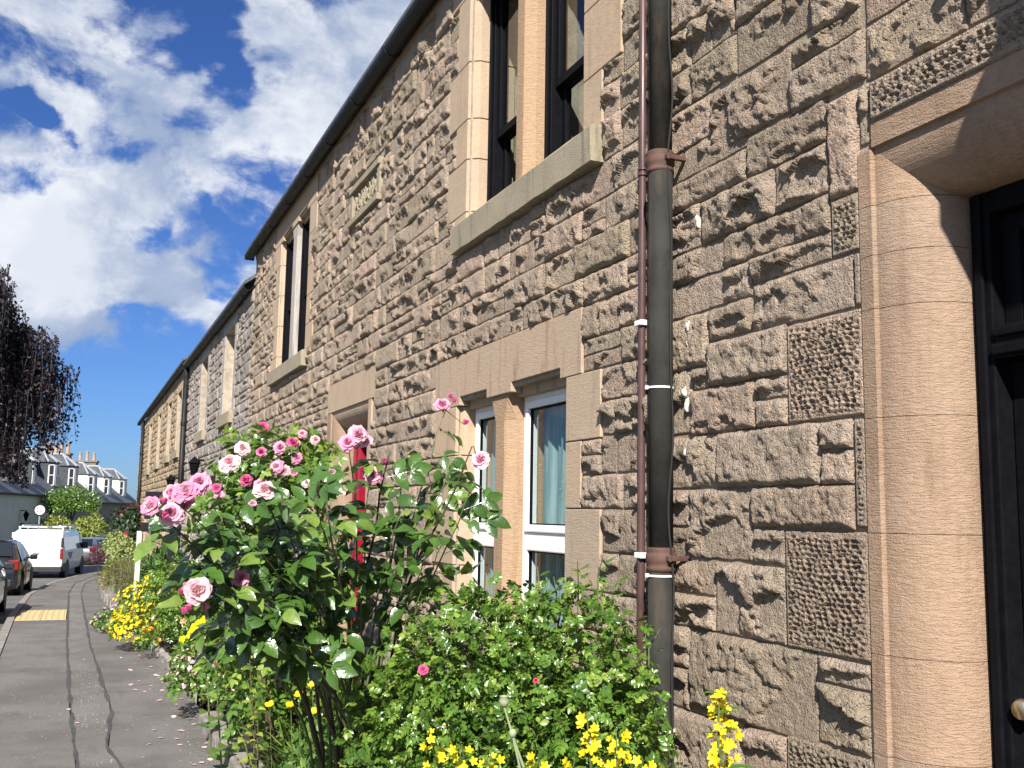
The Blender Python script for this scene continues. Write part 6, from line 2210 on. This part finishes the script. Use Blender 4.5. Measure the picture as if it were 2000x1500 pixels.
# ------------------------------------------------------------------ edging of the bed and fallen petals
for i, (y0, y1, x) in enumerate([(5.2, 6.55, -1.13), (6.56, 7.86, -1.12), (7.88, 9.0, -1.12)]):
    mb = MB()
    g = gz((y0 + y1) / 2)
    mb.box((x - .09, y0, g - .1), (x + .10, y1, g + .115 - .01 * i))
    o = mb.build('edging_stone', 'kerb_stone', None, bevel=.018)
    o.data.transform(Matrix.Identity(4))
    tag(o, ['worn grey kerb block edging the bed, nearest one under the poppy leaves', 'worn grey kerb block edging the bed, middle of the three', 'worn grey kerb block edging the bed, ending at the pink geranium'][i], 'kerb stone', 'kerb blocks along the bed')
for i in range(8):
    y0 = 10.4 + i * .61
    t_ = MB()
    t_.box((ex(y0) - .02, y0, gz(y0) - .1), (ex(y0) + .03, y0 + .60, gz(y0) + .06))
    n = 40
    pts = [(ex(y0) + .005 + .006 * math.cos(k * 1.25), y0 + .60 * k / n, gz(y0) + .075 + .006 * math.sin(k * 1.25)) for k in range(n + 1)]
    t_.tube(pts, [.034 + .006 * math.sin(k * 1.25) for k in range(n + 1)], 8)
    tag(t_.build('edging_tile', 'kerb_stone'), ['first', 'second', 'third', 'fourth', 'fifth', 'sixth', 'seventh', 'eighth', 'ninth', 'tenth', 'eleventh', 'twelfth', 'thirteenth'][i] + ' rope-topped edging tile counting away from the pink geranium', 'edging tile', 'rope-topped edging tiles')
for i in range(13):
    y0 = 21.0 + i * 1.25
    V, F = stone_patch(0, .9, 0, .22, .05, 300 + i, 'rock')
    mb = MB()
    x = ex(y0)
    mb.box((x - .10, y0, gz(y0) - .1), (x + .12, y0 + 1.15, gz(y0) + .13 + .05 * (i % 3)))
    tag(mb.build('edging_boulder', 'kerb_stone', None, bevel=.04), ['first', 'second', 'third', 'fourth', 'fifth', 'sixth', 'seventh', 'eighth', 'ninth', 'tenth', 'eleventh', 'twelfth', 'thirteenth'][i] + ' rough edging stone counting away from the mauve geranium', 'stone', 'rough stones edging the far bed')
PET = (np.array([(0, -1, 0), (.7, -.5, .12), (.85, .3, .2), (.35, .9, .22), (-.35, .9, .25), (-.85, .3, .18), (-.7, -.5, .1), (0, .1, .02)], float), np.array([(7, i, (i + 1) % 7) for i in range(7)]), np.full(8, .5))
gr = []
for i in range(2600):                              # grit and dry litter gathered along the kerb of the bed
    y = rr.uniform(4.5, 19)
    gr.append((ex(y) - .10 - abs(rr.gauss(0, .10)), y, gz(y) + .003))
gp = np.array(gr)
V, F, T = inst(LEAF_TINY, gp, basis(rng.normal(size=gp.shape) * (1, 1, .2), rng.normal(size=gp.shape) * .4 + np.array((0, 0, 1))), rng.uniform(.005, .014, len(gp)))
tag(link('kerb_litter', mesh_from('kerb_litter', V, F, False, T), 'leaf_heath', None, 'stuff'), 'dry leaf litter and grit along the foot of the bed edging', 'litter')
pm = shared('fallen_petal', PET, 'petal_pale')
for i in range(52):
    y = rr.choice([rr.uniform(6.2, 9.2), rr.uniform(9, 12.5), rr.uniform(11, 15), rr.uniform(6, 18)])
    x = ex(y) - .11 - abs(rr.gauss(0, .22 if i % 4 else .5))
    if x < -2.9:
        continue
    o = bpy.data.objects.new('fallen_petal', pm)
    COL.objects.link(o)
    s_ = rr.uniform(.016, .030)
    o.matrix_basis = Matrix.Translation((x, y, gz(y) + .006)) @ Matrix.Rotation(rr.uniform(0, 6.28), 4, 'Z') @ Matrix.Rotation(rr.uniform(-.25, .25), 4, 'X') @ Matrix.Diagonal((s_, s_ * rr.uniform(.7, 1.1), s_, 1))
    tag(o, 'pale pink rose petal fallen on the pavement', 'petal', 'fallen rose petals')

# ------------------------------------------------------------------ trees and hedges far off
def hedge(name, label, x, y, r, n, mat, seed, cat='hedge', size=.16):
    return shrub(name, label, cat, (x, y), [((x, y, gz(y) + r[2] * .75), r)], n, size, LEAF_TINY, mat, seed, lump=.14, shell=.3)


hedge('golden_hedge', 'clipped golden-green bush beside the speed sign, behind the van', -3.4, 71.5, (1.7, 1.6, 1.55), 2600, 'leaf_lime', 61)
hedge('golden_hedge', 'clipped golden-green bush right of the small round tree', -1.35, 71.0, (1.25, 1.5, 1.65), 2400, 'leaf_lime', 62)
hedge('dark_hedge', 'low dark green hedge in front of the white cottage', -4.6, 69.5, (1.2, 2.5, 1.2), 1600, 'leaf_small', 63)
sm = thing('small_round_tree', G(-2.6, 75), 'small round-headed green tree between the golden bushes', 'tree')
stems(sm, G(-2.6, 75), [(-2.6, 75, 1.0)], .12, 'bark', 'trunk')
stems(sm, (-2.6, 75, .4), [(-3.2, 75, 1.9), (-2.0, 75.2, 2.0), (-2.5, 74.6, 2.3)], .06, 'bark', 'limb')
foliage(sm, [((-2.6, 75, 1.75), (1.75, 1.7, 1.25)), ((-3.3, 74.8, 1.4), (.9, .9, .8)), ((-1.9, 75, 1.5), (.9, .9, .8))], 3600, .17, LEAF_TINY, 'leaf_small', 64, name='crown', lump=.3)

beech = thing('copper_beech', G(-7.9, 45), 'dark purple weeping beech overhanging the street at the left edge', 'tree')
MB().tube([G(-7.9, 45, -.2), (-7.85, 45, 2.0), (-7.8, 45, 5.0), (-7.7, 45, 8.0), (-7.6, 45, 11.0)], [.5, .42, .34, .22, .08], 12).build('trunk', 'bark', beech, smooth=True)
bg_ = np.random.default_rng(5)
LP = []
for i in range(64):
    a = bg_.uniform(0, 2 * math.pi)
    if i % 3 == 0:
        a = bg_.uniform(-1.3, .9)
    z0 = bg_.uniform(3.2, 11.0)
    rch = (5.3 - 0.42 * abs(z0 - 6.4)) * bg_.uniform(.55, 1.08)
    b0 = Vector((-7.8, 45, z0))
    tip = Vector((-7.8 + rch * math.cos(a), 45 + rch * math.sin(a), z0 + bg_.uniform(-.6, 1.0)))
    m_ = (b0 + tip) / 2 + Vector((0, 0, bg_.uniform(.7, 1.6)))
    pts = [b0 * (1 - t_) ** 2 + m_ * 2 * t_ * (1 - t_) + tip * t_ ** 2 for t_ in np.linspace(0, 1, 9)]
    MB().tube(pts, [.11 * (1 - .85 * k / 8) for k in range(9)], 6).build('limb', 'beech_bark', beech, smooth=True)
    for t_ in np.linspace(.25, 1, 15):
        q = b0 * (1 - t_) ** 2 + m_ * 2 * t_ * (1 - t_) + tip * t_ ** 2
        LP.append((q, bg_.uniform(1.2, 3.8)))
Ps, Ax, TW = [], [], []
for q, ln in LP:                                   # hanging strands
    for s_ in range(4):
        o0 = np.array(q) + bg_.normal(size=3) * (.28, .28, .15)
        drift = bg_.normal(size=3) * (.25, .25, 0)
        k = int(ln * 12)
        TW.append((o0, o0 + drift * .5 + np.array((.05, 0, -ln * .5)), o0 + drift + np.array((0, 0, -ln))))
        for j in range(k):
            t_ = j / k
            p_ = o0 + drift * t_ + np.array((0, 0, -ln * t_)) + bg_.normal(size=3) * .075
            if p_[2] > 2.6 + .3 * math.sin(p_[0] * 2.0):
                Ps.append(p_)
                Ax.append(bg_.normal(size=3) + np.array((0, 0, -.9)))
Ps, Ax = np.array(Ps), np.array(Ax)
V, F, T = inst(LEAF_TINY, Ps, basis(Ax, bg_.normal(size=Ps.shape) + np.array((-.2, -.5, .5))), bg_.uniform(.12, .22, len(Ps)))
link('crown', mesh_from('crown', V, F, False, T), 'leaf_beech', beech, 'stuff')
tv, tf = [], []
for a, m_, c in TW:
    if c[2] < 2.4:
        continue
    k = len(tv)
    for q, w_ in ((a, .02), (m_, .013), (c, .006)):
        tv += [(q[0] - w_, q[1], q[2]), (q[0] + w_ * .5, q[1] - w_, q[2]), (q[0] + w_ * .5, q[1] + w_, q[2])]
    for r_ in (0, 3):
        tf += [(k + r_ + i, k + r_ + (i + 1) % 3, k + r_ + 3 + (i + 1) % 3, k + r_ + 3 + i) for i in range(3)]
link('twigs', mesh_from('twigs', np.array(tv), np.array(tf)), 'beech_bark', beech, 'stuff')
print('leaves', nleaf, len(Ps))
